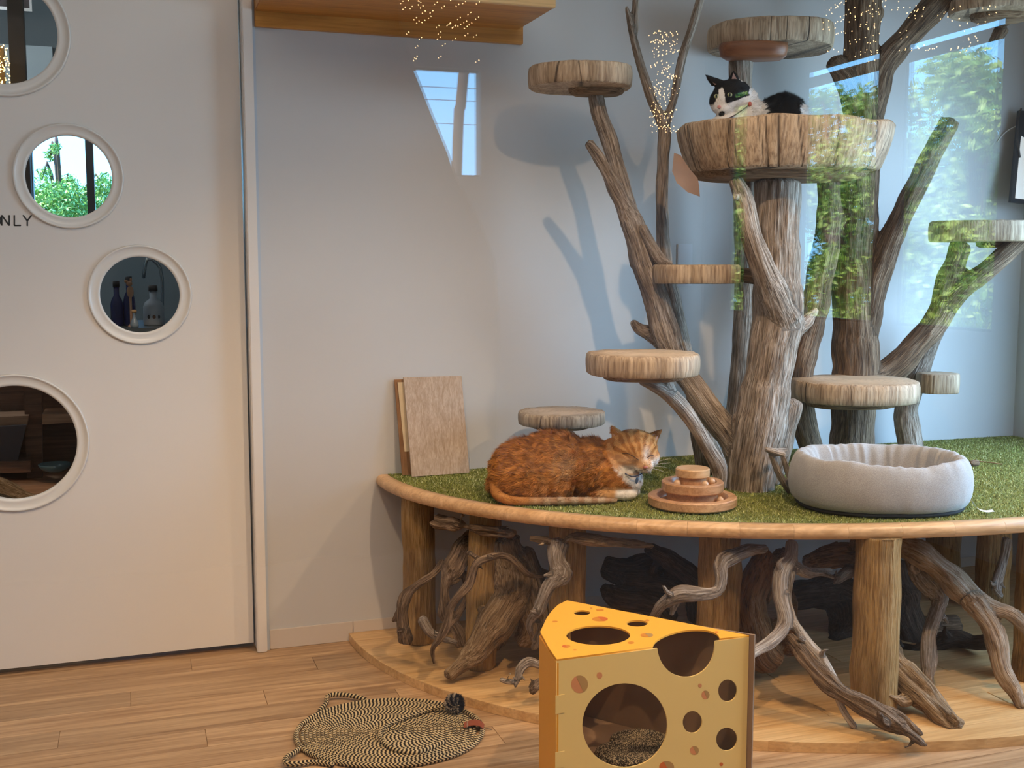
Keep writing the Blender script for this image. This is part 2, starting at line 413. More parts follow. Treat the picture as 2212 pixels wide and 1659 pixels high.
# door lettering (only the end of the word is inside the frame)
mt = plain('black_lettering', (.03, .03, .03), .5)
def letter(strokes, name):
    m = MB()
    for st in strokes:
        P = []
        for (px, py) in st:
            x, z = dl(px, py); P.append((x, DYf - .0006, z))
        Q, q = resample(P, [.0021] * len(P), .004); V, F = tube_vf(Q, q, 8)
        V = [(x, DYf - .0006 + (y - DYf + .0006) * .3, z) for (x, y, z) in V]
        m.add(V, F)
    m.build(name, mt, door, True, origin=(m.v[0][0], DYf, m.v[0][2]))
letter([[(4, 487), (4, 465)], [(4, 465), (20, 487)], [(20, 487), (20, 465)]], 'letter_n')
letter([[(31, 465), (31, 487)], [(31, 487), (45, 487)]], 'letter_l')
letter([[(50, 465), (59, 477)], [(68, 465), (59, 477)], [(59, 477), (59, 488)]], 'letter_y')
letter([[(-9 + 11 * math.cos(a), 476 + 11 * math.sin(a)) for a in np.linspace(0, 6.283, 14)]], 'letter_o')

# staff room behind the door
SY0, SY1 = WY + .11, WY + 2.3
M['staff'] = plain('staff_wall', (.16, .20, .22), .6, .3, nscale=3, namp=.1)
struct(box('wall_staff_left', (-1.9, -1.8, SY0, SY1, 0, 2.7), M['staff']))
struct(box('wall_staff_right', (.55, .65, SY0, SY1, 0, 2.7), M['staff']))
struct(box('floor_staff', (-1.9, .65, WY + .05, SY1 + .1, -.12, 0), M['floor']))
struct(box('ceiling_staff', (-1.9, .65, WY + .1, SY1 + .1, 2.7, 2.8), M['ceil']))
wz0, wz1 = onY(150, 490, SY1)[2], onY(150, 268, SY1)[2]; wx0, wx1 = onY(50, 380, SY1)[0], onY(275, 380, SY1)[0]
m = MB().box(-1.9, wx0, SY1, SY1 + .1, 0, 2.7).box(wx1, .65, SY1, SY1 + .1, 0, 2.7).box(wx0, wx1, SY1, SY1 + .1, 0, wz0).box(wx0, wx1, SY1, SY1 + .1, wz1, 2.7)
struct(m.build('wall_staff_back', M['staff'], origin=(-.6, SY1, 0)))
wf = thing('window_1', None, None, (wx0, SY1, wz0)); struct(wf)
M['frame'] = plain('dark_window_frame', (.035, .03, .028), .4)
mx = onY(195, 380, SY1)[0]
m = MB().box(wx0, wx0 + .045, SY1 - .02, SY1 + .05, wz0, wz1).box(wx1 - .03, wx1, SY1 - .02, SY1 + .05, wz0, wz1).box(mx - .018, mx + .018, SY1 - .02, SY1 + .05, wz0, wz1)
m.box(wx0, wx1, SY1 - .02, SY1 + .05, wz1 - .03, wz1).box(wx0, wx1, SY1 - .02, SY1 + .05, wz0, wz0 + .02)
m.build('window_frame', M['frame'], wf, origin=(wx0, SY1, wz0))
box('pane', (wx0 + .045, wx1 - .03, SY1 + .012, SY1 + .018, wz0 + .02, wz1 - .03), M['winglass'], wf)
# post, ceiling beam and framed sign seen through the upper porthole
px0, px1 = onY(18, 80, WY + .8)[0], onY(52, 80, WY + .8)[0]
struct(box('post_staff', (px0, px1, WY + .8, WY + .86, 0, 2.7), plain('dark_post', (.06, .045, .035), .5)))
z0 = onY(60, 98, SY1 - .05)[2]
struct(box('trim_3', (-1.8, onY(110, 50, SY1 - .05)[0], SY1 - .05, SY1, z0 - .25, z0), plain('pale_panel', (.62, .72, .76), .5)))
m = MB(); pz0 = onY(40, 16, WY + 1.0)[2]; pxe = onY(64, 12, WY + 1.0)[0]
pg = tag(m.box(pxe - .35, pxe, WY + 1.0, WY + 1.03, pz0, pz0 + .3).build('picture_board', plain('dark_board', (.05, .04, .04), .4), origin=(pxe - .2, WY + 1, pz0)), 'dark hanging board with white edge seen through the top porthole', 'board')
MB().box(pxe - .35, pxe + .008, WY + .992, WY + 1.0, pz0 - .012, pz0 - .002).box(pxe, pxe + .008, WY + .992, WY + 1.0, pz0 - .002, pz0 + .3).build('white_edge', M['white'], pg, origin=(pxe, WY + 1, pz0))
M['bulb'] = emit('warm_bulb', (1.0, .60, .18), 9)
m = MB()
for i in range(130):
    a = onY(random.uniform(-30, 22), random.uniform(96, 200), WY + .55 + random.random() * .1)
    m.add(*sphere_vf(a, .0022, 6, 4))
tag(m.build('fairy_lights', M['bulb'], origin=onY(0, 140, WY + .6), kind='stuff'), 'golden fairy lights glowing behind the top porthole', 'lights')
m = MB(); m.box(-1.1, px0 - .01, WY + .72, WY + .74, onY(0, 215, WY + .7)[2], onY(0, 96, WY + .7)[2])
tag(m.build('golden_screen', plain('ochre_screen', (.42, .26, .08), .6, nscale=30, namp=.3), origin=(-.8, WY + .73, 1.4)), 'ochre screen behind the fairy lights and dark post', 'screen')
# counter with bottles (third porthole)
CYb = WY + .34
cz = onY(300, 704, CYb)[2]
tag(box('counter_shelf', (-.35, .5, WY + .2, WY + .75, cz - .03, cz), plain('steel_counter', (.10, .12, .13), .3, metal=.4)), 'dark steel counter behind the third porthole', 'counter')
def bottle(name, px, py_base, r, h, col, neck, label, trans=False):
    p = onY(px, py_base, CYb + .02); t = thing(name, label, 'bottle', (p[0], p[1], cz))
    pr = [(0, 0), (r * .95, 0), (r, .006), (r, h * .55), (r * .8, h * .68), (neck, h * .78), (neck, h), (0, h)]
    V, F = lathe_vf(pr, 28); o = link_mesh('body', V, F, col, None, True); o.parent = t
    V, F = lathe_vf([(0, h), (neck * 1.25, h), (neck * 1.25, h + .02), (0, h + .02)], 20)
    o = link_mesh('cap', V, F, M['frame'], None, True); o.parent = t
    return t
M['blue'] = plain('cobalt_glass', (.008, .012, .10), .15, .6)
M['bwhite'] = plain('frosted_bottle', (.42, .46, .50), .35, .5)
M['clear'] = plain('clear_glassware', (.30, .38, .45), .1, .8)
bottle('blue_bottle', 254, 700, .021, .13, M['blue'], .009, 'tall cobalt blue bottle on the counter, the left one of two')
bottle('blue_bottle', 281, 700, .020, .145, M['blue'], .009, 'cobalt blue bottle on the counter beside the clear flask')
w = bottle('white_bottle', 333, 700, .034, .115, M['bwhite'], .012, 'white frosted bottle with small animal print behind the porthole')
for k, dx in enumerate((-.016, .0, .014)):
    V, F = sphere_vf((dx, -.0335 + abs(dx) * .22, .030), (.0055, .001, .007), 12, 8)
    o = link_mesh('print', V, F, M['frame'] if k != 1 else plain('brown_print', (.12, .05, .02)), None, True); o.parent = w
    if k == 0:
        for sx in (-.003, .003):
            V, F = lathe_vf([(0, .006), (.0018, 0)], 6, (dx + sx, -.0318, .035)); o = link_mesh('print', V, F, M['frame'], None); o.parent = w
p = onY(291, 712, WY + .24); t = thing('glass_flask', 'small clear flask with a tan stopper in front of the blue bottles', 'flask', (p[0], p[1], cz))
V, F = lathe_vf([(0, 0), (.012, 0), (.014, .01), (.011, .02), (.005, .033), (.005, .045), (.007, .048)], 24); o = link_mesh('body', V, F, M['clear'], None, True); o.parent = t
V, F = sphere_vf((0, 0, .053), (.009, .008, .006), 12, 8); o = link_mesh('stopper', V, F, plain('tan_stopper', (.55, .32, .14), .7), None, True); o.parent = t
fp = [onY(350, 700, WY + .5), onY(350, 600, WY + .5), onY(340, 570, WY + .5), onY(318, 560, WY + .5), onY(310, 600, WY + .5)]
tag(tube('tap', fp, .006, plain('chrome', (.35, .40, .42), .15, metal=1), step=.02, origin=fp[0]), 'thin chrome tap standing behind the white bottle', 'tap')
# tan blobs added among the bottles, standing in for a mirrored hand
t = thing('hand_stand_in', 'small tan stand-in for a mirrored hand on the blue bottles side of the counter', 'stand-in', onY(284, 700, WY + .3) * [1, 1, 0] + [0, 0, cz])
fm = plain('tan_hand', (.52, .28, .16), .7)
m = MB()
m.add(*sphere_vf((0, 0, .115), (.011, .009, .020), 14, 10)); m.add(*sphere_vf((-.002, 0, .142), (.010, .009, .009), 14, 10)); m.add(*sphere_vf((-.012, 0, .150), (.006, .006, .005), 10, 8)); m.add(*sphere_vf((0.003, 0, .155), (.004, .004, .006), 10, 8))
m.add(*lathe_vf([(.012, 0), (.010, .004), (.004, .01), (.004, .10)], 12))
o = m.build('body', fm, None, True); o.parent = t
# shelves seen through the lowest porthole
M['dwood'] = grainwood('dark_shelf_wood', (.14, .07, .04), (.30, .15, .085), 0, 1, .1, .45, .4)
M['mwood'] = grainwood('red_shelf_wood', (.38, .19, .10), (.62, .36, .21), 0, 1, .1, .45, .4)
cab = thing('wooden_rack', 'dark wooden rack with slanted panel seen through the lowest porthole', 'rack', (-.7, WY + .55, 0))
def rk(name, pts, Ya, th, mat):
    P = [onY(x, y, Ya) for x, y in pts]; V = [tuple(p) for p in P] + [(p[0], p[1] + th, p[2]) for p in P]; n = len(P)
    F = [tuple(range(n - 1, -1, -1)), tuple(range(n, 2 * n))] + [(i, (i + 1) % n, n + (i + 1) % n, n + i) for i in range(n)]
    return link_mesh(name, V, F, mat, cab, origin=P[0])
rk('back_panel', [(-120, 800), (200, 800), (200, 1110), (-120, 1110)], WY + .62, .02, M['dwood'])
rk('post', [(50, 800), (90, 800), (92, 1090), (60, 1090)], WY + .48, .04, M['dwood'])
rk('shelf', [(-120, 906), (62, 898), (58, 920), (-120, 926)], WY + .44, .16, M['mwood'])
rk('shelf', [(91, 895), (200, 893), (200, 910), (91, 917)], WY + .44, .16, M['mwood'])
rk('slanted_board', [(-60, 925), (57, 918), (37, 998), (-60, 1000)], WY + .42, .02, plain('slate_panel', (.10, .075, .075), .5))
rk('shelf', [(-120, 1002), (66, 996), (66, 1020), (-120, 1026)], WY + .40, .2, M['dwood'])
rk('shelf', [(-120, 1052), (200, 1046), (200, 1100), (-120, 1100)], WY + .34, .26, M['mwood'])
p = onY(118, 1000, WY + .36); t = link_mesh('glass_bowl', *lathe_vf([(0, 0), (.035, .002), (.048, .014), (.052, .026), (.050, .026), (.044, .013), (0, .006)], 40), plain('teal_glass', (.10, .17, .18), .12, .7), None, True)
t.location = (p[0], p[1], onY(118, 1018, WY + .36)[2]); tag(t, 'shallow teal glass bowl behind the lowest porthole', 'bowl')

# ------------------------------------------------------------------ glass partition between the hall and the cat room
gp = thing('window_2', None, None, (1.0, GY, 0)); struct(gp)
for k, y in enumerate((GY, GY + .018)):
    box('pane', (-1.7, XR, y, y + .005, .0, 2.75), M['glass'], gp)

# ------------------------------------------------------------------ wooden wall shelf (top left)
plb = onY(543, 56, WY - .02)[2]
px1_ = onY(1130, 90, WY - .02)[0]; ju = plb + .045
sh = thing('wall_shelf', 'long orange-brown wooden wall shelf above the blank wall panel', 'shelf', (.9, WY, plb))
box('back_rail', (JX1 + .002, px1_, WY - .022, WY, plb, plb + .30), M['shelf'], sh, bevel=.002)
cfr = onZ(1195, 19, ju)
box('shelf_board', (JX1 + .002, cfr[0], cfr[1], WY - .0225, ju, ju + .04), M['shelf'], sh, bevel=.002)
box('front_lip', (JX1 + .002, cfr[0] + .001, cfr[1] - .02, cfr[1] - .0005, ju - .001, ju + .10), M['base'], sh, bevel=.002)

# ------------------------------------------------------------------ base board on the floor
HP = .557; BT = .028
EX0, AX, BX = 2.45, 1.80, 1.40
AP, BP = 1.685, 1.215
def ell(a, b, th): return EX0 - a * math.cos(th), WY - b * math.sin(th)
bb = thing('floor_plinth', 'curved light wooden plinth of glued staves under the driftwood roots', 'plinth', (EX0, 2.9, 0))
def xat(a, b, y):
    s = (WY - y) / b
    return EX0 - a * math.sqrt(max(0, 1 - s * s))
y = WY - .007; row = 0
while y > WY - BX + .002:
    y0 = max(y - .085, WY - BX + .001)
    cuts = [None]; xl = xat(AX, BX, y); x = EX0 - AX + .35 + (row * .53) % .8
    edges = []
    while x < XR - .1: edges.append(x); x += .8
    xlo = xat(AX, BX, y0)
    edges = [e for e in edges if e > xlo + .06]
    segs = [None] + edges + [XR - .008]
    for i in range(len(segs) - 1):
        if i == 0: pts = [(xat(AX, BX, yy), yy) for yy in np.linspace(y, y0 + .0004, 6)]
        else: pts = [(segs[i] + .0004, y), (segs[i] + .0004, y0 + .0004)]
        e = segs[i + 1] - .0004
        xr0 = xr1 = e
        if i == len(segs) - 2:
            xr0 = min(e, 2 * EX0 - xat(AX, BX, y0)); 
        pts += [(xr0, y0 + .0004), (xr1, y)]
        if pts[-2][0] - pts[len(pts) - 3][0] < .01: continue
        n = len(pts); V = [(a, b, .0005) for a, b in pts] + [(a, b, BT - .002) for a, b in pts]
        c = np.mean(pts, axis=0); V += [(a + (c[0] - a) * .004, b + (c[1] - b) * .01, BT) for a, b in pts]
        F = [tuple(range(n - 1, -1, -1)), tuple(range(2 * n, 3 * n))]
        F = [f[::-1] for f in F]
        for l in (0, n): F += [(l + (k + 1) % n, l + k, l + n + k, l + n + (k + 1) % n) for k in range(n)]
        F = [f[::-1] for f in F]
        F = [f[::-1] for f in F]
        link_mesh('stave', V, F, M['base'], bb, origin=(c[0], c[1], 0))
    y = y0; row += 1

# ------------------------------------------------------------------ platform
pf = thing('cat_platform', 'curved raised platform with green turf top, rounded wooden edge and log legs', 'platform', (EX0, 2.95, 0))
TH = .040
th_end = math.acos((EX0 - XR + .004) / AP)
ths = np.linspace(0.0, th_end, 200)
# turf
pts = [ell(AP - .022, BP - .022, t) for t in ths]
pts = [(x, min(y, WY - .002)) for x, y in pts] + [(XR - .004, WY - .002)]
n = len(pts); V = [(x, y, HP - .012) for x, y in pts] + [(x, y, HP - .001) for x, y in pts]
F = [tuple(range(n)), tuple(range(2 * n - 1, n - 1, -1))] + [(i, n + i, n + (i + 1) % n, (i + 1) % n) for i in range(n)]
F = [f[::-1] for f in F]
tt = NT('turf'); tc = tt.new('ShaderNodeTexCoord')
n1 = tt.new('ShaderNodeTexNoise', {'Vector': tc.outputs['Object'], 'Scale': 260.0, 'Detail': 3.0}); n2 = tt.new('ShaderNodeTexNoise', {'Vector': tc.outputs['Object'], 'Scale': 9.0})
c = tt.ramp(n1.outputs[0], [(.38, (.08, .09, .018)), (.5, (.20, .22, .05)), (.64, (.42, .42, .15))])
c = tt.mix(.4, c, tt.ramp(n2.outputs[0], [(.35, (.16, .18, .04)), (.65, (.32, .31, .09))]))
tt.bump(n1.outputs[0], .9, .01); M['turf'] = tt.fin(c, .85, .15)
turf = link_mesh('turf', V, F, M['turf'], pf, origin=(EX0, 2.95, HP))
# turf blades
NB = 110000
bx = RNG.uniform(EX0 - AP + .02, XR - .01, NB * 2); by = RNG.uniform(WY - BP + .02, WY - .009, NB * 2)
ok = ((bx - EX0) / (AP - .026)) ** 2 + ((WY - by) / (BP - .026)) ** 2 < 1
bx, by = bx[ok][:NB], by[ok][:NB]; NB = len(bx)
ang = RNG.uniform(0, 2 * np.pi, NB); w_ = RNG.uniform(.0010, .0020, NB); h_ = RNG.uniform(.003, .008, NB); ln = RNG.uniform(-.005, .005, (NB, 2))
VV = np.zeros((NB, 3, 3)); VV[:, 0] = np.stack([bx - np.cos(ang) * w_, by - np.sin(ang) * w_, np.full(NB, HP - .002)], 1)
VV[:, 1] = np.stack([bx + np.cos(ang) * w_, by + np.sin(ang) * w_, np.full(NB, HP - .002)], 1); VV[:, 2] = np.stack([bx + ln[:, 0], by + ln[:, 1], HP - .002 + h_], 1)
def tri_soup(name, VV, mat, parent, origin, colors=None, kind='stuff'):
    nT = len(VV); me = bpy.data.meshes.new(name); me.vertices.add(nT * 3); me.loops.add(nT * 3); me.polygons.add(nT)
    me.vertices.foreach_set('co', (VV.reshape(-1, 3) - np.asarray(origin)).ravel())
    me.loops.foreach_set('vertex_index', np.arange(nT * 3)); me.polygons.foreach_set('loop_start', np.arange(0, nT * 3, 3))
    me.polygons.foreach_set('loop_total', np.full(nT, 3)); me.update()
    if colors is not None:
        a = me.attributes.new('col', 'FLOAT_COLOR', 'POINT'); a.data.foreach_set('color', np.repeat(np.hstack([colors, np.ones((nT, 1))]), 3, axis=0).ravel())
    return link_data(name, me, mat, parent, False, origin, kind)
gc = np.array([[.12, .14, .025], [.28, .31, .07], [.44, .45, .15], [.64, .64, .33]])[RNG.choice(4, NB, p=[.25, .35, .27, .13])]
ta = NT('turf_blades'); at = ta.new('ShaderNodeAttribute', attribute_name='col'); M['blades'] = ta.fin(at.outputs['Color'], .8, .2)
tri_soup('turf_pile', VV, M['blades'], pf, (EX0, 2.95, HP), gc)
# board below the turf
pts2 = [ell(AP - .03, BP - .03, t) for t in ths]; pts2 = [(x, min(y, WY - .002)) for x, y in pts2] + [(XR - .004, WY - .002)]
n = len(pts2); V = [(x, y, HP - TH) for x, y in pts2] + [(x, y, HP - .013) for x, y in pts2]
F = [tuple(range(n - 1, -1, -1)), tuple(range(n, 2 * n))] + [(i, (i + 1) % n, n + (i + 1) % n, n + i) for i in range(n)]
link_mesh('board', V, F, M['brownply'], pf, origin=(EX0, 2.95, HP))
# rounded edging in segments
NS = 24; prof = [(-.030, -TH), (-.006, -TH)] + [(.0 + .020 * math.cos(a) - .004, -TH / 2 + .020 * math.sin(a)) for a in np.linspace(-1.45, 1.45, 9)] + [(-.008, 0.0), (-.0225, 0.0), (-.0225, -.010), (-.030, -.0125)]
for s in range(NS):
    t0, t1 = th_end * s / NS + .00015 + (.004 if s == 0 else 0), th_end * (s + 1) / NS - .00015
    V, F = [], []; K = 9; n = len(prof)
    for k in range(K):
        t = t0 + (t1 - t0) * k / (K - 1); x, y = ell(AP, BP, t); nx, ny = math.cos(t) / AP, math.sin(t) / BP; q = math.hypot(nx, ny); nx, ny = -nx / q, -ny / q
        V += [(min(x + nx * a, XR - .003), min(y + ny * a, WY - .002), HP + b) for a, b in prof]
    for k in range(K - 1):
        for i in range(n):
            i2 = (i + 1) % n; F.append((k * n + i, k * n + i2, (k + 1) * n + i2, (k + 1) * n + i))
    nV = len(V); V += V[:n] + V[(K - 1) * n:K * n]
    F += [tuple(nV + i for i in range(n - 1, -1, -1)), tuple(nV + n + i for i in range(n))]
    xm, ym = ell(AP, BP, (t0 + t1) / 2)
    F = [f[::-1] for f in F]
    o = link_mesh('edging', V, F, M['edge'], pf, True, origin=(xm, ym, HP))
    o.data.polygons.foreach_set('use_smooth', [len(p.vertices) == 4 for p in o.data.polygons])

# ------------------------------------------------------------------ driftwood builder
def wood(name, branches, mat, voxel=.006, amp=.3, parent=None, groove=.0015, label=None, cat=None, px=True, smooth=4, seed=0.0, knots=(), group=None, zmin=None, stubs=0, zmax=None):
    m = MB(); cl, cr, ct_, cn, cb, cs = [], [], [], [], [], []
    rs_ = random.Random(seed * 7 + 1); branches = list(branches)
    for br in list(branches[:2] if stubs else []):
        for _ in range(stubs):
            i = rs_.randrange(1, len(br) - 1) if len(br) > 2 else 0; x, y, Yd, r = br[i]; an = rs_.uniform(0, 6.283); L = r * rs_.uniform(1.2, 2.6) + 3
            branches.append([(x, y, Yd, r * .55), (x + L * .6 * math.cos(an), y + L * .6 * math.sin(an), Yd - .012, r * .4), (x + L * math.cos(an + .5), y + L * math.sin(an + .5), Yd - .02, max(1.6, r * .16))])
    for br in branches:
        if px: P = [onY(a[0], a[1], a[2]) for a in br]; Rr = [a[3] * (1.16 if stubs else 1) * depth(p) / FPX for a, p in zip(br, P)]
        else: P = [np.array(a[:3]) for a in br]; Rr = [a[3] for a in br]
        Q, q = resample(P, Rr, .012)
        for i in range(len(Q)):
            j = Vector(Q[i]) * 9 + Vector((seed, seed, seed))
            Q[i] = Q[i] + q[i] * amp * .45 * np.array([mnoise.noise(j), mnoise.noise(j + Vector((31, 0, 0))), mnoise.noise(j + Vector((0, 31, 0)))])
            q[i] *= 1 + amp * .55 * mnoise.noise(Vector(Q[i]) * 14 + Vector((seed, 5, 0)))
        T, N, B = frames(Q); s = np.r_[0, np.cumsum(np.linalg.norm(np.diff(Q, axis=0), axis=1))]
        m.add(*tube_vf(Q, q, 12)); cl.append(Q); cr.append(q); ct_.append(T); cn.append(N); cb.append(B); cs.append(s + len(cl) * 1.7)
    for kx in knots:
        p = onY(kx[0], kx[1], kx[2]) if px else np.array(kx[:3]); r = kx[3] * depth(p) / FPX if px else kx[3]
        m.add(*sphere_vf(p, r, 12, 8))
    me = bpy.data.meshes.new(name); me.from_pydata(m.v, [], m.f); me.update()
    me = eval_mods(me, [('REMESH', dict(mode='VOXEL', voxel_size=voxel)), ('SMOOTH', dict(iterations=smooth, factor=.5))])
    me.name = name
    nv = len(me.vertices); co = np.empty(nv * 3); me.vertices.foreach_get('co', co); co = co.reshape(-1, 3)
    no = np.empty(nv * 3); me.vertex_normals.foreach_get('vector', no); no = no.reshape(-1, 3)
    CL = np.vstack(cl); CR = np.concatenate(cr); CN = np.vstack(cn); CB = np.vstack(cb); CS = np.concatenate(cs)
    gr = np.empty((nv, 3))
    for a in range(0, nv, 4000):
        d = ((co[a:a + 4000, None, :] - CL[None]) ** 2).sum(2) / (CR[None] ** 2); k = d.argmin(1); e = co[a:a + 4000] - CL[k]
        gr[a:a + 4000] = np.stack([(e * CN[k]).sum(1) + seed * .1, (e * CB[k]).sum(1), CS[k] + (e * np.cross(CN[k], CB[k])).sum(1)], 1)
    rl = CR.mean()
    D = np.empty(nv)
    for i in range(nv):
        g = gr[i]; D[i] = mnoise.noise(Vector((g[0] * 130, g[1] * 130, g[2] * 9))) * groove + mnoise.noise(Vector((g[0] * 45, g[1] * 45, g[2] * 12))) * groove * 1.8
    co = co + no * D[:, None]
    if zmin is not None: co[:, 2] = np.maximum(co[:, 2], zmin)
    if zmax is not None: co[:, 2] = np.minimum(co[:, 2], zmax)
    og = np.array([CL[:, 0].mean(), CL[:, 1].mean(), co[:, 2].min()])
    me.vertices.foreach_set('co', (co - og).ravel())
    a = me.attributes.new('grain', 'FLOAT_VECTOR', 'POINT'); a.data.foreach_set('vector', gr.ravel())
    me.materials.clear(); me.materials.append(mat)
    me.polygons.foreach_set('use_smooth', [True] * len(me.polygons)); me.update()
    o = link_data(name, me, mat, parent, True, og)
    if label: tag(o, label, cat or 'driftwood', group)
    return o

# log legs of the platform
def leg(px, pyb, Y, rpx, pxt=None, gold=M['log'], sd=0):
    b = onY(px, pyb, Y); r = rpx * depth(b) / FPX
    tx = onY(pxt if pxt else px, pyb, Y)
    br = [(b[0], b[1], BT + .001, r * 1.02), (b[0] * .6 + tx[0] * .4, b[1], .25, r), (tx[0], tx[1], HP - TH + .03, r * .98)]
    o = wood('leg', [br], gold, .008, .12, pf, .0012, px=False, seed=sd, zmin=BT)
    for v in o.data.vertices:
        if v.co.z + (o.location.z + pf.location.z) > HP - TH + .005: v.co.z = HP - TH + .005 - (o.location.z + pf.location.z)
leg(906, 1378, 3.42, 36, 905, sd=1); leg(1036, 1440, 3.14, 36, 1052, sd=2); leg(1225, 1440, 3.0, 41, sd=3); leg(1550, 1480, 2.72, 46, sd=4)
leg(1885, 1545, 2.47, 49, sd=5); leg(2225, 1500, 2.52, 40, sd=6); leg(2138, 1380, 3.1, 36, sd=7); leg(2030, 1350, 3.35, 36, sd=8)

# roots and driftwood below the platform
G = 'driftwood under the platform'
DW = M['drift']
def root(br, mat, label, **kw): return wood('driftwood_root', br, mat, kw.pop('voxel', .0055), kw.pop('amp', .5) * 1.25, None, kw.pop('groove', .0022) * 1.5, label, 'driftwood', group=G, zmin=BT + .0005, zmax=HP - TH - .001, stubs=2, **kw)
root([[(1092, 1158, 3.12, 30), (1108, 1230, 3.11, 36), (1108, 1290, 3.09, 42), (1078, 1345, 3.06, 34), (1022, 1408, 3.05, 21), (965, 1462, 3.035, 13)],
      [(1120, 1200, 3.12, 32), (1142, 1280, 3.1, 34), (1150, 1345, 3.09, 28), (1130, 1385, 3.12, 18)], [(1085, 1330, 3.1, 30), (1075, 1390, 3.2, 18)]], M['driftgold'],
     'broad grooved stump with one long foot pointing left between the logs', seed=1)
root([[(1198, 1240, 3.02, 4), (1145, 1243, 3.0, 6), (1095, 1203, 2.97, 7), (1050, 1206, 2.96, 8), (1026, 1222, 2.96, 8), (1014, 1262, 2.97, 7.5), (978, 1305, 2.98, 8), (966, 1345, 2.99, 8), (950, 1378, 3.0, 7), (934, 1402, 3.02, 5), (938, 1434, 3.04, 3.5)],
      [(1010, 1192, 2.97, 4.5), (1036, 1207, 2.965, 4)], [(960, 1360, 3.0, 6), (978, 1345, 3.02, 5), (990, 1338, 3.05, 4)]], M['driftbrown'], 'thin arching brown root reaching down from the stump', voxel=.004, amp=.35, seed=2, groove=.001)
root([[(1016, 1150, 3.2, 8), (1000, 1185, 3.19, 19), (985, 1220, 3.18, 22), (966, 1255, 3.17, 10), (962, 1295, 3.16, 10), (966, 1330, 3.16, 14), (985, 1365, 3.15, 14), (996, 1392, 3.15, 11)],
      [(1005, 1235, 3.18, 10), (1012, 1290, 3.18, 8), (985, 1335, 3.16, 10)]], M['driftbrown'], 'twisted dark root with an eye-shaped gap beside the second log', seed=3)
root([[(958, 1213, 3.27, 8), (935, 1240, 3.25, 7), (900, 1264, 3.22, 8), (876, 1290, 3.2, 12), (868, 1320, 3.19, 9), (870, 1350, 3.19, 9), (877, 1384, 3.2, 14)], [(872, 1298, 3.2, 6), (852, 1340, 3.26, 6)]],
     M['driftbrown'], 'crooked root draped across the leftmost log', seed=4)
root([[(912, 1338, 3.12, 9), (920, 1355, 3.12, 12), (935, 1372, 3.12, 10), (960, 1380, 3.1, 7), (986, 1388, 3.08, 5)]], DW, 'short stubby pale root lying between the two left logs', seed=5)
root([[(1208, 1172, 2.9, 17), (1203, 1210, 2.89, 19), (1212, 1240, 2.88, 20), (1188, 1265, 2.88, 15), (1166, 1308, 2.9, 11), (1144, 1345, 2.93, 7), (1150, 1388, 2.96, 6)],
      [(1166, 1300, 2.92, 12), (1172, 1340, 2.95, 10), (1155, 1400, 2.98, 7)]], DW, 'grey contorted root hanging in front of the third log', seed=6)
root([[(940, 1122, 3.22, 9), (962, 1132, 3.18, 12), (1000, 1140, 3.12, 12), (1040, 1143, 3.07, 11), (1082, 1146, 3.03, 10), (1110, 1152, 3.0, 8)]], M['driftbrown'], 'knobbly dark bark strip under the left part of the wooden edge', amp=1.2, groove=.005, seed=7, voxel=.004)
root([[(1142, 1164, 2.93, 7), (1180, 1168, 2.90, 9), (1212, 1172, 2.88, 6), (1240, 1162, 2.86, 9), (1300, 1168, 2.8, 10), (1360, 1176, 2.77, 9), (1412, 1180, 2.74, 6)]], M['driftgold'], 'long wavy tan root along the underside of the platform edge', amp=.7, seed=8)
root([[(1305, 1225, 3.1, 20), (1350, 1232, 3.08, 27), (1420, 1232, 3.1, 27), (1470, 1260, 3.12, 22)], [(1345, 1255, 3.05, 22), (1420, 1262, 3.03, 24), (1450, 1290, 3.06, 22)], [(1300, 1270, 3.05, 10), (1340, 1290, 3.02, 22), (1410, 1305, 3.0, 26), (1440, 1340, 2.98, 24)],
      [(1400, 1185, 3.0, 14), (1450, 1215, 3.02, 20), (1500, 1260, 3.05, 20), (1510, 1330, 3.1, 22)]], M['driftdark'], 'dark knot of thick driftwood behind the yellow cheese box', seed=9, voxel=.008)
root([[(1655, 1186, 2.64, 8), (1610, 1194, 2.63, 12), (1562, 1212, 2.6, 14), (1560, 1248, 2.58, 13), (1548, 1276, 2.58, 12), (1505, 1282, 2.59, 13), (1462, 1284, 2.6, 14), (1428, 1306, 2.62, 12), (1412, 1335, 2.66, 8), (1400, 1350, 2.7, 6)],
      [(1460, 1285, 2.6, 10), (1450, 1330, 2.62, 6)]], DW, 'pale bent root like an elbow crossing the middle log', seed=10)
root([[(1655, 1190, 2.82, 14), (1632, 1250, 2.82, 24), (1622, 1320, 2.8, 30), (1640, 1390, 2.78, 38), (1670, 1430, 2.78, 30)], [(1690, 1195, 2.86, 18), (1692, 1250, 2.9, 16), (1702, 1330, 2.86, 20), (1690, 1400, 2.8, 30)], [(1650, 1215, 2.84, 16), (1690, 1225, 2.88, 18)]],
     drift('rusty_driftwood', (.08, .03, .01), (.36, .17, .06), (.50, .30, .16)), 'hollow rust-brown stump with a dark hole behind the forked root', seed=11, voxel=.007)
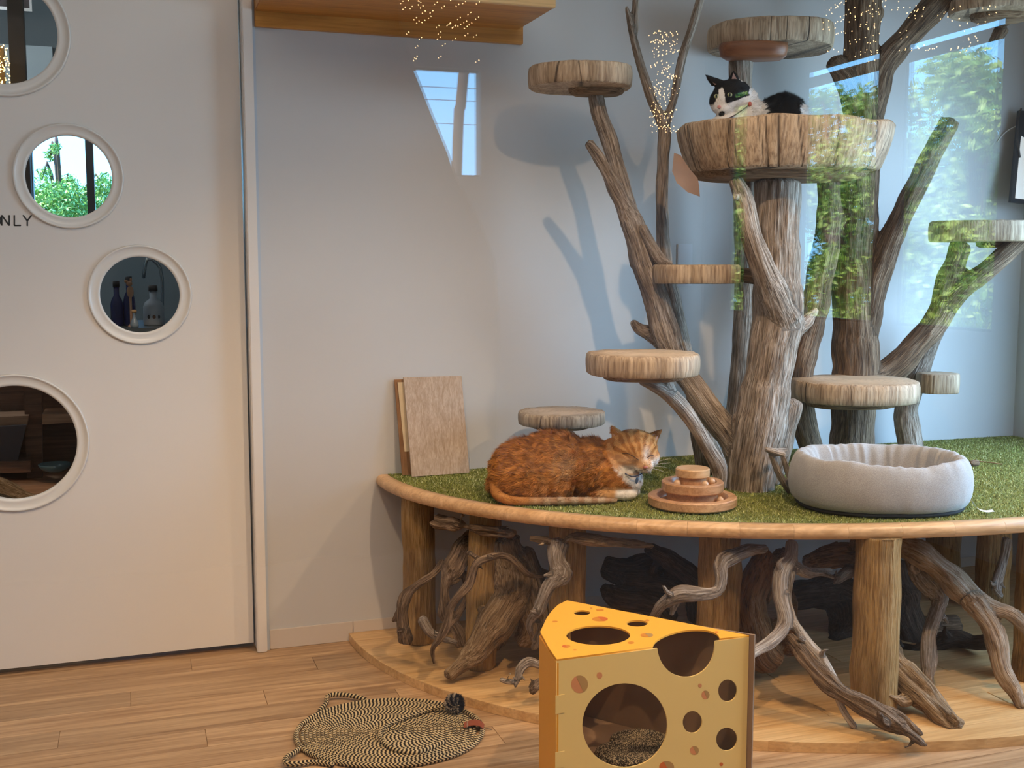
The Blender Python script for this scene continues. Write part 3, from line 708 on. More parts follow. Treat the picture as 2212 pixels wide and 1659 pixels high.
root([[(1710, 1172, 2.62, 12), (1706, 1208, 2.58, 13), (1688, 1238, 2.56, 14), (1684, 1285, 2.55, 14), (1696, 1335, 2.53, 13), (1690, 1360, 2.52, 13), (1666, 1384, 2.5, 12), (1630, 1408, 2.48, 10), (1600, 1432, 2.45, 8)],
      [(1706, 1238, 2.57, 10), (1703, 1290, 2.56, 6), (1712, 1340, 2.53, 8), (1740, 1385, 2.5, 11), (1775, 1425, 2.46, 11), (1800, 1470, 2.43, 10), (1820, 1530, 2.4, 8), (1847, 1570, 2.38, 7)],
      [(1704, 1218, 2.58, 13), (1742, 1238, 2.6, 10), (1775, 1240, 2.61, 6), (1806, 1248, 2.62, 3)], [(1706, 1225, 2.58, 12), (1745, 1230, 2.6, 5), (1798, 1231, 2.61, 2.5)]],
     M['driftlight'], 'smooth pale root forking into two curved legs in front of the plinth', amp=.25, seed=12, voxel=.0045, groove=.0014)
root([[(1702, 1380, 2.52, 9), (1740, 1425, 2.48, 14), (1790, 1478, 2.42, 17), (1860, 1522, 2.36, 18), (1928, 1562, 2.3, 17), (1972, 1590, 2.25, 12), (2000, 1610, 2.232, 6)],
      [(1800, 1480, 2.42, 12), (1870, 1520, 2.38, 10), (1940, 1545, 2.34, 9), (1990, 1586, 2.29, 6)]], M['driftbrown'], 'flat splintered brown root lying toward the front edge of the plinth', amp=.6, groove=.004, seed=13)
root([[(1895, 1355, 2.62, 16), (1928, 1425, 2.54, 25), (1980, 1490, 2.43, 29), (2030, 1540, 2.35, 26), (2066, 1570, 2.30, 17)]], M['driftgold'], 'thick ridged tan root slanting down right from the front log', amp=.3, groove=.004, seed=14)
root([[(1948, 1178, 2.66, 20), (1988, 1198, 2.62, 27), (2048, 1242, 2.56, 25), (2092, 1290, 2.52, 22), (2140, 1312, 2.48, 16), (2180, 1326, 2.45, 13), (2212, 1352, 2.43, 12), (2225, 1370, 2.43, 10)],
      [(2100, 1300, 2.5, 20), (2138, 1350, 2.47, 17), (2156, 1398, 2.44, 18), (2164, 1448, 2.41, 18), (2190, 1490, 2.38, 14), (2206, 1528, 2.35, 13)]], drift('spotted_driftwood', (.16, .10, .07), (.46, .32, .20), (.68, .56, .45), .5),
     'largest tan root on the right, bending down in two joints', amp=.4, seed=15)
root([[(1968, 1190, 2.66, 17), (1992, 1245, 2.64, 20), (2024, 1288, 2.62, 17), (2020, 1330, 2.6, 14), (2004, 1380, 2.58, 13), (2004, 1440, 2.55, 12), (2012, 1482, 2.54, 7)]], DW, 'mottled root hanging straight down beside the thick ridged one', seed=16)
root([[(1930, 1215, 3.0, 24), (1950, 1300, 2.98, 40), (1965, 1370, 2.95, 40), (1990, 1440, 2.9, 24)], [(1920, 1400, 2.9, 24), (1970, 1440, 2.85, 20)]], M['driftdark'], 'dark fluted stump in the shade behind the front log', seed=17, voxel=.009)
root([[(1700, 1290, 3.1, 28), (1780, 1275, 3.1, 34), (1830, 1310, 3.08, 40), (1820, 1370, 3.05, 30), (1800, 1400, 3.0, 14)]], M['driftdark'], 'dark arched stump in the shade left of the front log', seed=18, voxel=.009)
root([[(1985, 1356, 2.95, 18), (2040, 1350, 2.93, 19), (2072, 1345, 2.92, 16)]], M['driftbrown'], 'short round driftwood log end behind the hanging root', seed=19, voxel=.008)
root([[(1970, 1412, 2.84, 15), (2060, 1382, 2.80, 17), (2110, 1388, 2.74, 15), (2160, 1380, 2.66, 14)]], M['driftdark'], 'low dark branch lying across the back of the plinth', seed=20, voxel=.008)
root([[(1740, 1215, 2.74, 14), (1790, 1200, 2.7, 22), (1850, 1205, 2.62, 23), (1900, 1232, 2.56, 17), (1934, 1254, 2.52, 9)], [(1850, 1225, 2.66, 14), (1815, 1248, 2.6, 8), (1800, 1262, 2.58, 4)]], M['driftbrown'], 'hooked brown root passing in front of the top of the front log', seed=21, amp=.6)
root([[(2176, 1165, 2.9, 9), (2165, 1215, 2.9, 8), (2152, 1265, 2.88, 8), (2165, 1290, 2.86, 5)]], M['driftlight'], 'slim pale zigzag root near the right edge of the picture', seed=22, voxel=.005)
root([[(1082, 1467, 2.86, 4), (1100, 1472, 2.85, 6), (1116, 1468, 2.84, 6), (1122, 1445, 2.84, 7), (1140, 1430, 2.86, 7), (1165, 1436, 2.88, 7)], [(1120, 1465, 2.84, 5), (1112, 1485, 2.82, 3)]], DW, 'small crooked pale root on the plinth left of the cheese box', seed=23, voxel=.004, amp=.3)
root([[(1150, 1490, 2.78, 11), (1165, 1478, 2.8, 10), (1185, 1475, 2.82, 9)]], M['driftbrown'], 'brown root stub half hidden by the cheese box', seed=24)

# ------------------------------------------------------------------ slabs (perches)
def slab(cx, cy, hw, thick_px, Y, mat, parent, asp=.85, seed=0, name='perch', tilt=0, flare=0.0, ncr=9, rimr=0.0, hollow=0):
    c = onY(cx, cy, Y); s = depth(c) / FPX; a = hw * s; b = a * asp; h = thick_px * s
    N = 540; V, F, TM, CK = [], [], [], []
    rs = random.Random(seed * 13 + 5)
    cracks = [(rs.uniform(0, 2 * math.pi), rs.uniform(.008, .013), rs.uniform(-.10, .10)) for _ in range(ncr)]
    lev = [(0, -1.0, .955), (0, -.94, .985), (0, -.6, 1.0), (0, -.3, 1.0), (0, -.06, .985), (1, 0.0, .955)]
    if hollow: lev += [(1, 0.0, .88), (1, -hollow * .4, .82), (1, -hollow, .74), (1, -hollow, .4)]
    else: lev += [(1, .0, .6), (1, 0.0, .25)]
    for (tm, z, rr) in lev:
        for i in range(N):
            th = 2 * math.pi * i / N
            ex = 1 / ((abs(math.cos(th)) ** 2.3 + abs(math.sin(th)) ** 2.3) ** (1 / 2.3))
            r = ex * (1 + .05 * mnoise.noise(Vector((math.cos(th) * 1.4 + seed, math.sin(th) * 1.4, seed))) + .010 * mnoise.noise(Vector((math.cos(th) * 7, math.sin(th) * 7, seed + z * .3))))
            r += .003 * mnoise.noise(Vector((math.cos(th) * 34, math.sin(th) * 34, seed)))
            ck = 0
            if rr > .9:
                for (t0, wd, sl) in cracks:
                    d = abs((th - t0 - sl * z + math.pi) % (2 * math.pi) - math.pi)
                    if d < wd: ck = max(ck, 1 - d / wd)
            k = rr * r * (1 + flare * z) - ck * .008
            rim = rimr * mnoise.noise(Vector((math.cos(th) * 2.2 + 9, math.sin(th) * 2.2, seed))) * (1 if z > -.1 and rr > .8 else 0)
            zz = z * h + rim + (.0015 * mnoise.noise(Vector((math.cos(th) * 6 * rr, math.sin(th) * 6 * rr, seed))) if tm else 0) + tilt * k * math.cos(th) * a
            V.append((k * a * math.cos(th), k * b * math.sin(th), zz)); TM.append(float(tm and (rr < .95))); CK.append(min(1, ck * 1.6) if not tm else ck * .4)
    nl = len(lev)
    for l in range(nl - 1):
        for i in range(N):
            j = (i + 1) % N; F.append((l * N + i, l * N + j, (l + 1) * N + j, (l + 1) * N + i))
    F.append(tuple(range(N - 1, -1, -1)))
    V.append((0, 0, -hollow * h if hollow else 0)); TM.append(1.0); CK.append(0.0)
    for i in range(N): F.append(((nl - 1) * N + i, (nl - 1) * N + (i + 1) % N, len(V) - 1))
    me = bpy.data.meshes.new(name); me.from_pydata(V, [], F); me.update()
    for nm, arr in (('topmask', TM), ('crack', CK)):
        at = me.attributes.new(nm, 'FLOAT', 'POINT'); at.data.foreach_set('value', arr)
    me.materials.append(mat); me.polygons.foreach_set('use_smooth', [len(p.vertices) == 4 for p in me.polygons])
    o = bpy.data.objects.new(name, me); COL.objects.link(o); o.parent = parent; o.location = Vector(c) - parent.location; o.rotation_euler.z = -YAW
    return o, c, s
def plate(px0, px1, py, th, Y, mat, parent, seed=0, dep=.6):
    c = onY((px0 + px1) / 2, py, Y); s = depth(c) / FPX; a = (px1 - px0) / 2 * s; b = a * dep; h = th * s
    prof = [(.0, -1), (.80, -1), (.95, -.8), (1.0, -.3), (.98, -.02), (0.0, 0)]
    V, F = [], []; N = 40; n = len(prof)
    for i in range(N):
        t = 2 * math.pi * i / N; e = 1 / ((abs(math.cos(t)) ** 2.6 + abs(math.sin(t)) ** 2.6) ** (1 / 2.6)) * (1 + .07 * mnoise.noise(Vector((math.cos(t) * 1.6 + seed, math.sin(t) * 1.6, seed))))
        V += [(r * e * a * math.cos(t), r * e * b * math.sin(t), z * h) for r, z in prof]
    for i in range(N):
        j = (i + 1) % N
        for k in range(n - 1): F.append((i * n + k, j * n + k, j * n + k + 1, i * n + k + 1))
    me = bpy.data.meshes.new('support_plate'); me.from_pydata(V, [], F); me.update()
    g = me.attributes.new('grain', 'FLOAT_VECTOR', 'POINT'); g.data.foreach_set('vector', np.array([(v[1], v[2] * 1.0 + .3 * seed, v[0]) for v in V]).ravel())
    me.materials.append(mat); me.polygons.foreach_set('use_smooth', [True] * len(me.polygons))
    o = bpy.data.objects.new('support_plate', me); COL.objects.link(o); o.parent = parent; o.location = Vector(c) - parent.location; o.rotation_euler.z = -YAW
    return o

# ---- main tree
b0 = onZ(1620, 1068, HP)
T1 = thing('cat_tree', 'tall driftwood cat tree in the middle carrying the deep bowl and round perches', 'cat tree', (b0[0], 2.98, HP))
wood('trunk', [[(1618, 1085, 2.99, 56), (1622, 1040, 2.99, 54), (1632, 960, 2.99, 56), (1652, 860, 2.99, 54), (1668, 760, 2.99, 50), (1682, 660, 2.99, 56), (1678, 590, 3.0, 50), (1677, 480, 3.0, 50), (1682, 395, 3.0, 52)],
    [(1690, 690, 2.96, 42), (1672, 640, 2.94, 34), (1645, 570, 2.92, 27), (1620, 500, 2.92, 25), (1605, 430, 2.94, 20), (1588, 388, 2.96, 17)],
    [(1610, 985, 3.02, 42), (1572, 935, 3.05, 30), (1530, 880, 3.08, 28), (1495, 830, 3.12, 27), (1462, 780, 3.14, 27), (1432, 700, 3.16, 30), (1412, 630, 3.17, 27), (1388, 560, 3.18, 26), (1366, 485, 3.19, 26), (1336, 420, 3.19, 17), (1300, 352, 3.18, 14), (1272, 308, 3.17, 12)],
    [(1700, 720, 2.97, 26), (1735, 700, 2.98, 16), (1765, 668, 3.0, 7)],
    [(1600, 400, 3.12, 14), (1618, 380, 3.12, 14), (1622, 440, 3.1, 10), (1630, 480, 3.06, 14)],
    [(1712, 870, 2.99, 24), (1690, 950, 3.0, 24), (1668, 1040, 3.02, 22)]],
    M['drift'], .0065, .16, T1, .0028, seed=31, zmin=HP, knots=((1722, 540, 2.97, 10), (1588, 425, 2.92, 8)))
wood('branch', [[(1385, 575, 3.19, 23), (1362, 470, 3.22, 20), (1342, 400, 3.24, 19), (1318, 310, 3.26, 18), (1296, 250, 3.26, 18), (1286, 205, 3.26, 18)]], M['drift'], .006, .16, T1, .0018, seed=32)
wood('branch', [[(1388, 490, 3.15, 11), (1405, 525, 3.14, 14), (1425, 560, 3.13, 14), (1448, 572, 3.13, 9)]], M['drift'], .005, .2, T1, .0015, seed=33)
o, c, s = slab(1254, 147, 112, 44, 3.26, M['disc'], T1, .9, 1); 
plate(1228, 1350, 186, 20, 3.25, M['plate'], T1, 1)
# bowl
o, c, s = slab(1692, 272, 232, 100, 3.02, M['disc'], T1, .8, 2, name='bowl', flare=.13, ncr=30, rimr=.010, hollow=.85)
plate(1490, 1870, 366, 24, 3.04, M['plate'], T1, 2, .6)
slab(1505, 572, 97, 40, 3.1, M['disc'], T1, .7, 3, ncr=8)
wood('peg', [[(1590, 592, 3.08, 16), (1650, 600, 3.02, 18)]], M['driftbrown'], .006, .1, T1, .001, seed=5)
# bark flap hanging left of the bowl
Pf = [(1456, 330), (1452, 370), (1462, 395), (1485, 415), (1512, 425), (1510, 400), (1507, 385), (1490, 365), (1470, 335)]
V = [tuple(onY(x, y, 3.0)) for x, y in Pf] + [tuple(onY(x, y, 3.03)) for x, y in Pf]; n = len(Pf)
F = [tuple(range(n - 1, -1, -1)), tuple(range(n, 2 * n))] + [(i, (i + 1) % n, n + (i + 1) % n, n + i) for i in range(n)]
link_mesh('bark_flap', V, F, plain('smooth_bark', (.26, .15, .09), .6, nscale=20, namp=.15), T1, origin=onY(1480, 380, 3.0))
# ---- slim forked tree behind
T2 = thing('branch_tree', 'slim forked branch rising behind the middle tree left of the bowl', 'branch', tuple(onY(1530, 1010, 3.26)[:2]) + (HP,))
wood('stem', [[(1530, 1045, 3.25, 22), (1518, 960, 3.25, 24), (1500, 850, 3.26, 18), (1476, 740, 3.26, 16), (1455, 650, 3.26, 17), (1436, 560, 3.26, 15), (1430, 440, 3.26, 14), (1432, 340, 3.26, 13), (1434, 275, 3.26, 14), (1408, 215, 3.26, 11), (1384, 140, 3.26, 10), (1366, 70, 3.26, 9), (1353, 14, 3.26, 5)],
    [(1434, 275, 3.26, 12), (1455, 215, 3.26, 9), (1476, 120, 3.26, 10), (1498, 50, 3.26, 10), (1520, -30, 3.26, 9)], [(1370, 70, 3.26, 9), (1372, 30, 3.26, 8), (1376, -30, 3.26, 8)],
    [(1560, 1048, 3.22, 24), (1545, 1000, 3.22, 22), (1520, 930, 3.24, 18)]], M['drift'], .0055, .12, T2, .0015, seed=34, zmin=HP)
wood('knee', [[(1445, 745, 3.2, 24), (1410, 722, 3.2, 20), (1382, 712, 3.2, 14), (1366, 695, 3.2, 9)]], M['drift'], .006, .3, T2, .0015, seed=45)
# ---- bleached branch with the nearest left perch
T3 = thing('bleached_branch', 'bleached grey branch bending up to the round perch above the orange cat', 'branch', tuple(onY(1560, 1040, 2.93)[:2]) + (HP,))
wood('limb', [[(1556, 1052, 2.93, 14), (1552, 1010, 2.92, 17), (1530, 970, 2.91, 16), (1498, 915, 2.9, 17), (1462, 866, 2.89, 18), (1425, 838, 2.88, 15), (1385, 822, 2.88, 10)], [(1455, 862, 2.89, 15), (1442, 830, 2.88, 14), (1438, 815, 2.88, 14)]], M['driftlight'], .005, .14, T3, .001, seed=35, zmin=HP)
slab(1390, 762, 124, 46, 2.88, M['disc'], T3, .9, 4, ncr=4); plate(1300, 1482, 806, 16, 2.88, M['plate'], T3, 4)
# ---- small perch behind the orange cat
T4 = thing('low_perch', 'low round grey perch on a thin bent leg behind the orange cat', 'perch', tuple(onY(1250, 960, 3.42)[:2]) + (HP,))
slab(1212, 888, 94, 27, 3.35, M['discgrey'], T4, .9, 5, ncr=5); plate(1148, 1275, 914, 13, 3.35, M['plate'], T4, 5)
wood('leg', [[(1218, 925, 3.35, 9), (1248, 955, 3.36, 10), (1270, 985, 3.38, 9), (1285, 1020, 3.4, 9)], [(1206, 925, 3.35, 8), (1225, 950, 3.36, 7)]], M['driftlight'], .005, .1, T4, .001, seed=36, zmin=HP)
# ---- small cross stool twig
T5 = thing('forked_twig', 'small forked driftwood twig with splayed legs between trunk and grey bed', 'twig', tuple(onY(1690, 1060, 2.85)[:2]) + (HP,))
wood('limb', [[(1654, 970, 2.84, 6), (1672, 976, 2.83, 8), (1694, 982, 2.82, 7)], [(1660, 974, 2.86, 6), (1700, 972, 2.87, 5)], [(1666, 978, 2.84, 8), (1682, 1020, 2.85, 8), (1705, 1062, 2.86, 8)], [(1690, 980, 2.85, 6), (1706, 1030, 2.86, 7), (1712, 1060, 2.86, 8)]], M['driftlight'], .004, .2, T5, .001, seed=37, zmin=HP)
# ---- upper perch on post (behind the black and white cat)
T6 = thing('high_perch', 'high round perch on a forked post behind the black and white cat', 'perch', tuple(onY(1600, 330, 3.4)[:2]) + (HP,))
slab(1668, 58, 134, 50, 3.38, M['disc'], T6, .85, 6, ncr=14); plate(1556, 1704, 94, 34, 3.3, M['platered'], T6, 6, .5)
wood('post', [[(1600, 118, 3.36, 26), (1600, 220, 3.36, 25), (1606, 400, 3.36, 22), (1606, 700, 3.36, 22), (1580, 1030, 3.3, 26)]], M['drift'], .007, .12, T6, .0018, seed=38, zmin=HP)
# ---- right tree
b1 = onY(1840, 975, 3.3)
T7 = thing('cat_tree', 'tall brown driftwood cat tree on the right with slanting limbs and half-hidden perches', 'cat tree', (b1[0], 3.3, HP))
wood('trunk', [[(1838, 990, 3.3, 46), (1842, 900, 3.3, 47), (1848, 800, 3.3, 50), (1846, 700, 3.3, 47), (1846, 560, 3.3, 46), (1850, 430, 3.3, 48), (1858, 330, 3.3, 46), (1866, 220, 3.3, 36), (1862, 100, 3.3, 38), (1866, -40, 3.3, 38)],
    [(1855, 790, 3.3, 40), (1868, 720, 3.28, 28), (1890, 620, 3.25, 27), (1925, 520, 3.22, 25), (1965, 430, 3.2, 24), (2010, 340, 3.2, 23), (2050, 265, 3.2, 22)],
    [(1862, 845, 3.28, 44), (1920, 805, 3.27, 30), (1975, 750, 3.26, 28), (2030, 680, 3.26, 29), (2050, 610, 3.27, 27), (2075, 530, 3.28, 22)],
    [(2035, 670, 3.26, 26), (2090, 615, 3.22, 22), (2160, 560, 3.2, 22), (2225, 500, 3.2, 22)],
    [(1872, 260, 3.3, 34), (1905, 150, 3.28, 30), (1960, 80, 3.26, 27), (2030, 0, 3.25, 30), (2060, -50, 3.25, 28)],
    [(1790, 350, 3.28, 24), (1790, 480, 3.28, 27), (1772, 600, 3.28, 30), (1752, 700, 3.28, 30), (1728, 800, 3.28, 30), (1735, 900, 3.28, 26), (1760, 990, 3.29, 26)],
    [(1800, 130, 3.32, 22), (1835, 180, 3.31, 28), (1860, 260, 3.3, 30)]],
    M['driftbrown'], .008, .16, T7, .003, seed=39, zmin=HP, knots=((1892, 450, 3.28, 9), (2052, 500, 3.27, 12), (1900, 28, 3.26, 10)))
slab(1846, 820, 134, 44, 3.12, M['disc'], T7, .9, 7, ncr=12); plate(1740, 1935, 864, 16, 3.12, M['plate'], T7, 7)
slab(2118, 478, 106, 44, 3.26, M['disc'], T7, .8, 8, ncr=7); plate(2110, 2200, 522, 13, 3.26, M['plate'], T7, 8)
slab(2160, 0, 104, 30, 3.15, M['disc'], T7, .8, 9, ncr=6); plate(2100, 2225, 28, 18, 3.15, M['plate'], T7, 9)
wood('branch', [[(2160, 45, 3.2, 18), (2185, 20, 3.18, 20), (2215, -20, 3.16, 20)], [(2135, 115, 3.25, 10), (2165, 60, 3.22, 16)]], M['driftbrown'], .006, .2, T7, .002, seed=40)
# ---- short post with little perch
T8 = thing('short_post', 'short driftwood post with a small thick perch at the far right of the turf', 'perch', tuple(onY(1965, 960, 3.45)[:2]) + (HP,))
wood('post', [[(1972, 985, 3.44, 26), (1962, 930, 3.44, 27), (1958, 880, 3.44, 25), (1975, 820, 3.44, 26), (2000, 760, 3.44, 20), (2030, 700, 3.42, 16)]], M['drift'], .006, .2, T8, .002, seed=41, zmin=HP)
slab(2026, 806, 44, 42, 3.34, M['disc'], T8, .9, 10, ncr=5)

# ------------------------------------------------------------------ leaning boards
def lean(name, BL, BR, TL, TR, yt, th, mat, label, zb=HP):
    bl, br = onZ(*BL, zb + .002), onZ(*BR, zb + .002); tl, tr = onY(*TL, yt), onY(*TR, yt)
    n = np.cross(br - bl, tl - bl); n /= np.linalg.norm(n); n = n if n[1] > 0 else -n
    V = [bl, br, tr, tl]; V = [tuple(p) for p in V] + [tuple(np.maximum(p + n * th, [-9, -9, zb + .001])) for p in V]
    F = [(0, 1, 2, 3), (7, 6, 5, 4), (0, 4, 5, 1), (1, 5, 6, 2), (2, 6, 7, 3), (3, 7, 4, 0)]
    o = link_mesh(name, V, F, mat, None, origin=bl)
    return tag(o, label, 'board')
fb = lean('wood_board', (890, 1030), (1014, 1021), (872, 815), (997, 812), WY - .035, .008, M['sample'], 'pale oak-grained board, frontmost of three leaning on the wall')
cb_ = lean('cream_board', (879, 1026), (960, 1022), (859, 826), (960, 822), WY - .022, .006, M['cream'], 'cream board sandwiched between the pale oak board and brown board')
bbd = lean('brown_board', (869, 1027), (955, 1022), (852, 820), (955, 816), WY - .012, .007, M['brownply'], 'dark brown board standing rearmost against the wall')
p0 = onZ(1014.5, 1020, HP); MB().box(0, .0015, 0, .004, .0, .045).build('edge_clip', M['white'], None, origin=(0, 0, 0))
ec = bpy.data.objects['edge_clip']; ec.parent = fb; ec.location = Vector(p0) - fb.location + Vector((0.001, .002, .004))

# ------------------------------------------------------------------ track toy
tc_ = onZ(1495, 1092, HP); toy = thing('ball_track_toy', 'three-tier round wooden ball track toy in front of the trunk', 'toy', (tc_[0], tc_[1], HP + .004))
M['toy'] = grainwood('toy_wood', (.42, .21, .10), (.66, .38, .20), 0, 1.6, .06, .3, .5); M['toy2'] = grainwood('toy_wood_light', (.60, .35, .17), (.74, .48, .27), 0, 1, .03, .3, .5)
def tier(name, prof, mat):
    V, F = lathe_vf(prof, 72); o = link_mesh(name, V, F, mat, None, True); o.parent = toy; o.rotation_euler.z = .5
    md = o.modifiers.new('e', 'EDGE_SPLIT'); md.split_angle = math.radians(40); return o
tier('base_ring', [(0, 0), (.123, 0), (.127, .004), (.127, .024), (.124, .027), (.103, .027), (.100, .024), (.094, .010), (.080, .009), (.072, .012), (0, .012)], M['toy'])
tier('lower_drum', [(0, .012), (.073, .012), (.073, .040), (0, .040)], M['toy'])
tier('middle_ring', [(0, .040), (.085, .040), (.089, .044), (.089, .066), (.086, .069), (.070, .069), (.067, .065), (.062, .056), (.054, .055), (.048, .057), (0, .057)], M['toy'])
tier('upper_drum', [(0, .057), (.040, .057), (.040, .082), (0, .082)], M['toy'])
tier('top_disc', [(0, .082), (.046, .082), (.049, .085), (.049, .104), (.046, .107), (0, .107)], M['toy2'])
ballm = plain('tan_ball', (.62, .40, .24), .35, .5)
for k, (px, py, zz, rr) in enumerate(((1560, 1081, .022, .086), (1528, 1048, .067, .055), (1538, 1040, .067, .055), (1468, 1043, .067, .055))):
    q = onZ(px, py, HP + .004 + zz) - np.array([tc_[0], tc_[1], 0]); a = math.atan2(q[1], q[0])
    V, F = sphere_vf((0, 0, 0), .0105, 20, 12); o = link_mesh('ball', V, F, ballm, None, True); o.parent = toy; o.location = (rr * math.cos(a), rr * math.sin(a), zz)

# ------------------------------------------------------------------ grey pet bed
bf = onZ(1948, 1125, HP); BA, BB = .252, .192
bc = bf + np.array([Fh[0], Fh[1], 0]) * (BB + .004)
bed = thing('pet_bed', 'grey fabric oval donut pet bed on the turf at right', 'pet bed', (bc[0], bc[1], HP), -YAW)
tb = NT('grey_fabric'); tcn = tb.new('ShaderNodeTexCoord'); n1 = tb.new('ShaderNodeTexNoise', {'Vector': tcn.outputs['Object'], 'Scale': 500.0, 'Detail': 2.0}); n2 = tb.new('ShaderNodeTexNoise', {'Vector': tcn.outputs['Object'], 'Scale': 14.0, 'Detail': 4.0})
c = tb.ramp(n1.outputs[0], [(.35, (.34, .33, .325)), (.65, (.48, .47, .46))]); c = tb.mix(.35, c, tb.ramp(n2.outputs[0], [(.35, (.70, .64, .58)), (.65, (1, 1, 1))]), 'MULTIPLY')
tb.bump(n1.outputs[0], .25, .002); M['bedfab'] = tb.fin(c, .9, .15); tb.b.inputs['Sheen Weight'].default_value = .3
prof = [(.86, .012), (.93, .012), (.985, .030), (1.01, .062), (1.005, .098), (.97, .132), (.92, .152), (.86, .157), (.80, .148), (.755, .120), (.735, .085), (.725, .055), (.70, .036), (.5, .032), (.25, .036), (0.02, .038)]
NA = 220; V, F = [], []
for i in range(NA):
    t = 2 * math.pi * i / NA; e = 1 / ((abs(math.cos(t)) ** 2.4 + abs(math.sin(t)) ** 2.4) ** (1 / 2.4))
    for k, (r, z) in enumerate(prof):
        g = max(0, 1 - abs(k - 9) / 4.5); wr_ = .035 * g * mnoise.noise(Vector((math.cos(t) * 9, math.sin(t) * 9, k * .25))) + .016 * g * math.sin(t * 22 + 3 * mnoise.noise(Vector((math.cos(t) * 2, math.sin(t) * 2, 1)))) 
        for tt_, dd in ((1.35, .05), (1.75, .05), (.55, .045), (2.3, .04)):
            wr_ -= .045 * g * math.exp(-((t - tt_ + .02 * k) / dd * 1.6) ** 2)
        out_ = .010 * mnoise.noise(Vector((math.cos(t) * 3, math.sin(t) * 3, z * 12))) * (1 if k < 9 else .3)
        if k <= 2: out_ += .012 * mnoise.noise(Vector((t * 9, 0, k)))
        rr = (r + wr_ + out_) * e
        zz = z + .008 * mnoise.noise(Vector((math.cos(t) * 2.2, math.sin(t) * 2.2, 4))) * min(1, z / .1) - (.014 * g * abs(mnoise.noise(Vector((t * 7, 2, 0)))) if 5 < k < 10 else 0)
        dip = -.012 * math.exp(-((t - 4.9) / .5) ** 2) * (1 if 4 < k < 9 else 0)
        V.append((rr * BA * math.cos(t), rr * BB * math.sin(t), max(zz + dip, .008)))
n = len(prof)
for i in range(NA):
    j = (i + 1) % NA
    for k in range(n - 1): F.append((i * n + k, j * n + k, j * n + k + 1, i * n + k + 1))
me = bpy.data.meshes.new('body'); me.from_pydata(V, [], F); me.update(); me.materials.append(M['bedfab']); me.polygons.foreach_set('use_smooth', [True] * len(me.polygons))
o = bpy.data.objects.new('body', me); COL.objects.link(o); o.parent = bed
mo = o.modifiers.new('s', 'SUBSURF'); mo.levels = 1; mo.render_levels = 1
V, F = lathe_vf([(0, 0.002), (.90, .002), (.93, .008), (.90, .016), (0, .016)], 64)
def _se(x, y):
    h = math.hypot(x, y)
    return 1.0 if h < 1e-6 else 1 / ((abs(x / h) ** 2.4 + abs(y / h) ** 2.4) ** (1 / 2.4))
V = [(x * BA * _se(x, y), y * BB * _se(x, y), z) for x, y, z in V]
o = link_mesh('base_pad', V, F, plain('black_base', (.02, .02, .022), .8), None, True); o.parent = bed
P = [(.235, -.085, .03), (.245, -.10, .012), (.262, -.112, .006), (.285, -.112, .008)]
Q, q = resample(P, [.009] * 4, .005); V, F = tube_vf(Q, q, 8, True, 1.0); V = [(x, y, z) for x, y, z in V]
m = MB()
for i in range(len(Q) - 1):
    a, b = Q[i], Q[i + 1]
    m.add([(a[0], a[1] - .007, a[2]), (a[0], a[1] + .007, a[2] + .002), (b[0], b[1] + .007, b[2] + .002), (b[0], b[1] - .007, b[2]), (a[0], a[1] - .007, a[2] + .0008), (a[0], a[1] + .007, a[2] + .0028), (b[0], b[1] + .007, b[2] + .0028), (b[0], b[1] - .007, b[2] + .0008)], [(0, 1, 2, 3), (7, 6, 5, 4), (0, 3, 7, 4), (1, 5, 6, 2)])
o = m.build('care_tag', M['white'], None); o.parent = bed
# a small brown twig piece behind the bed, and a thin stick on the turf
p = onZ(2106, 1008, HP); tag(wood('bark_scrap', [[(p[0] - .02, p[1], HP + .012, .010), (p[0] + .012, p[1], HP + .014, .012)]], M['driftbrown'], .004, .3, None, .001, px=False, zmin=HP), 'small brown bark scrap on the turf right of the grey bed', 'bark')
a, b = onZ(2108, 996, HP + .004), onZ(2165, 1003, HP + .004)
tag(tube('turf_twig', [a, (a + b) / 2 + [0, .002, .001], b], .002, M['driftgold'], step=.02, origin=a), 'thin dry twig lying on the turf right of the bed', 'twig')

